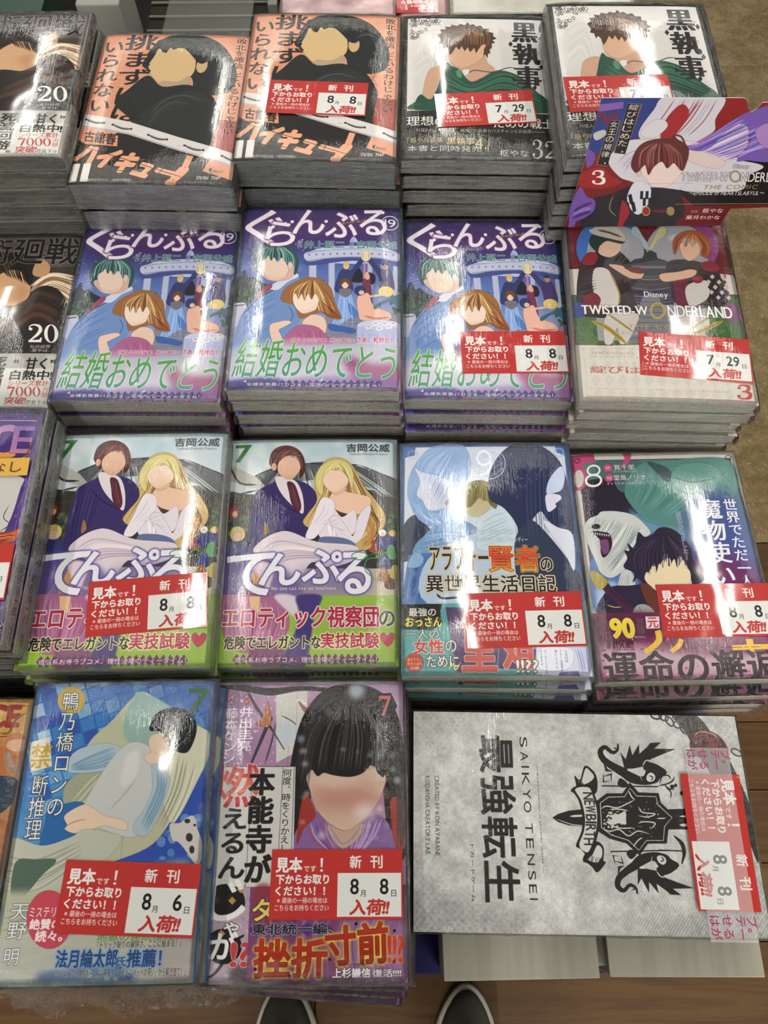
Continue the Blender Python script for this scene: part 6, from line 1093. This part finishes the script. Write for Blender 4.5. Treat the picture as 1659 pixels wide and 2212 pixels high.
# odd things at the far upper left
PW = mat('painted_post', '8f8f86', .5); po = link('shelf_post', bevel_box('shelf_post', -.025, .025, -.015, .05, .5801, .74, PW, .002), None, (-.322, .905, FZ)); tag(po, 'pale grey upright post behind the dark brown comics', 'post')
for nm, c, x, y, z, w_, lab in (('boxed_game', '1c3a2c', -.455, 1.02, -.62, .06, 'green box edge at the upper left corner'), ('yellow_box', 'b09a2c', -.41, 1.16, -.60, .02, 'small yellow box left of the pale post'), ('red_box', '9a2a22', -.315, 1.20, -.62, .02, 'small red box right of the pale post')):
    o = empty(nm, (x, y, FZ)); tag(o, lab, 'box'); link('box_body', bevel_box('box_body', -w_ / 2, w_ / 2, -.05, .05, .5801, z - FZ - .012, mat(nm + '_paper', c, .5), .002), o); link('box_top', bevel_box('box_top', -w_ / 2 - .001, w_ / 2 + .001, -.051, .051, z - FZ - .0118, z - FZ, mat(nm + '_lid', c, .4), .001), o)
po2 = link('rack_post', bevel_box('rack_post', -.0055, .0055, -.006, .006, 0, .745, mat('grey_rail', '77786f', .4), .001), None, (-.1205, .883, FZ + .0013)); tag(po2, 'thin grey post between slatted rack and pale pink comic', 'post')

# ------------------------------------------------------------------ the person whose shoes show at the bottom
TR = mat('black_trouser_cloth', '141314', .9, .15); _t = NT(TR); _t.l(_t.bump(_t.noise(_t.mapping((60, 60, 20)), 1, 3), .5, .004), _t.b.inputs['Normal'])
SUE = mat('grey_suede', '4a4641', .9, .15); _t = NT(SUE); _t.l(_t.bump(_t.noise(_t.mapping((500, 500, 500)), 1, 2), .3, .0005), _t.b.inputs['Normal']); RUB = mat('off_white_rubber', 'a8a596', .6, .3); RUB2 = mat('dark_sole_line', '3a3833', .7)
pe = empty('person', (-.02, -.30, FZ)); tag(pe, 'person in black trousers and grey suede shoes standing at the table', 'person')
def outline(k, s=1.0, W=.049, L=.272, o=0.0):     # shoe plan, toe towards +y
    P = []
    for i in range(k):
        a = 2 * math.pi * i / k; x, y = math.cos(a), math.sin(a)
        wv = W * (1.0 + .10 * y if y > 0 else .80 + .08 * y); P.append((x * (wv + o) * (1 - .10 * max(y, 0) ** 3), y * (L / 2 + o) - (.0 if y > 0 else 0)))
    return P
def loft(rings, cap=True):
    V, F = [], []; n = len(rings[0])
    for r in rings: V += r
    for i in range(len(rings) - 1):
        for j in range(n): F.append((i * n + j, i * n + (j + 1) % n, (i + 1) * n + (j + 1) % n, (i + 1) * n + j))
    if cap: F.append(tuple(range(n))[::-1]); F.append(tuple((len(rings) - 1) * n + j for j in range(n)))
    return V, F
def shoe(cx, ty, ang):
    s = empty('shoe', (cx + .02, ty - .136 + .30, .0002), math.radians(ang)); s.parent = pe; k = 40
    def ring(o, z): return [(x, y, z) for x, y in outline(k, o=o)]
    V, F = loft([ring(.001, .001), ring(.003, .004), ring(.003, .018), ring(.001, .022), ring(-.003, .0235), ring(-.005, .022)]); link('rubber_sole', mesh_from('rubber_sole', V, F, RUB, None, True), s)
    V, F = loft([ring(.0034, .0105), ring(.0040, .0115), ring(.0040, .0125), ring(.0034, .0135)], False); link('sole_stripe', mesh_from('sole_stripe', V, F, RUB2, None, True), s)
    R = []
    for q, (f, z) in enumerate(((1.0, .022), (1.0, .030), (.96, .042), (.86, .052), (.70, .060), (.5, .065))):
        R.append([(x * (f if q else 1) , (y - .0) * f - (1 - f) * .09, z + max(0, (.03 - y)) * .20 * (q / 5)) for x, y in outline(k, o=-.004)])
    V, F = loft(R); link('upper', mesh_from('upper', V, F, SUE, None, True), s)
    t_ = []
    return s
shoe(-.139, -.1575, 4); shoe(.101, -.1640, -5)
rings = []
def leg_mesh():
    me = bpy.data.meshes.new('trousers'); bm = bmesh.new(); sk = bm.verts.layers.skin.verify() if False else None
    pts_ = [(0, -.10, .80), (-.10, -.10, .74), (-.118, -.045, .42), (-.122, .030, .075), (.10, -.10, .74), (.122, -.045, .42), (.128, .030, .072), (0, -.10, .90)]; vs = [bm.verts.new(p) for p in pts_]
    for a, b in ((0, 1), (1, 2), (2, 3), (0, 4), (4, 5), (5, 6), (0, 7)): bm.edges.new((vs[a], vs[b]))
    bm.to_mesh(me); bm.free(); me.materials.append(TR); return me
o = link('trousers', leg_mesh(), pe); o.modifiers.new('skin', 'SKIN'); rr = [.12, .10, .075, .058, .10, .075, .060, .135]
for i, r in enumerate(rr): o.data.skin_vertices[0].data[i].radius = (r, r)
o.data.skin_vertices[0].data[0].use_root = True; sb = o.modifiers.new('sub', 'SUBSURF'); sb.levels = 2; sb.render_levels = 2
JK = mat('dark_jacket_cloth', '23252b', .9, .15); SKN = mat('skin', 'b08a70', .55, .3); HR = mat('black_hair', '15120f', .6, .3)
def skinned(name, P, E_, R, m, root=0):
    me = bpy.data.meshes.new(name); bm = bmesh.new(); vs = [bm.verts.new(q) for q in P]
    for a, b in E_: bm.edges.new((vs[a], vs[b]))
    bm.to_mesh(me); bm.free(); me.materials.append(m); q = link(name, me, pe); q.modifiers.new('skin', 'SKIN')
    for k_, r_ in enumerate(R): q.data.skin_vertices[0].data[k_].radius = r_ if isinstance(r_, tuple) else (r_, r_)
    q.data.skin_vertices[0].data[root].use_root = True; u_ = q.modifiers.new('sub', 'SUBSURF'); u_.levels = u_.render_levels = 2; return q
skinned('jacket', [(0, -.09, .92), (0, -.09, 1.10), (0, -.08, 1.27), (0, -.08, 1.36), (0, -.075, 1.40), (-.17, -.09, 1.33), (-.24, -.12, 1.10), (-.17, -.03, .95), (.17, -.09, 1.33), (.24, -.12, 1.10), (.17, -.03, .95)],
        [(0, 1), (1, 2), (2, 3), (3, 4), (3, 5), (5, 6), (6, 7), (3, 8), (8, 9), (9, 10)], [(.15, .12), (.145, .115), (.16, .12), (.10, .08), (.062, .062), .066, .054, .050, .066, .054, .050], JK)
skinned('head', [(0, -.075, 1.385), (0, -.062, 1.45), (0, -.045, 1.53), (0, -.050, 1.60), (0, .030, 1.52)], [(0, 1), (1, 2), (2, 3), (2, 4)], [.052, .058, (.082, .092), (.070, .080), .014], SKN)
skinned('hair', [(0, -.10, 1.47), (0, -.085, 1.56), (0, -.055, 1.625), (0, .005, 1.625)], [(0, 1), (1, 2), (2, 3)], [.060, .088, .078, .045], HR)
_dx = bpy.data.objects.get('glyph'); bpy.data.objects.remove(_dx, do_unlink=True); bpy.data.curves.remove(_fc)
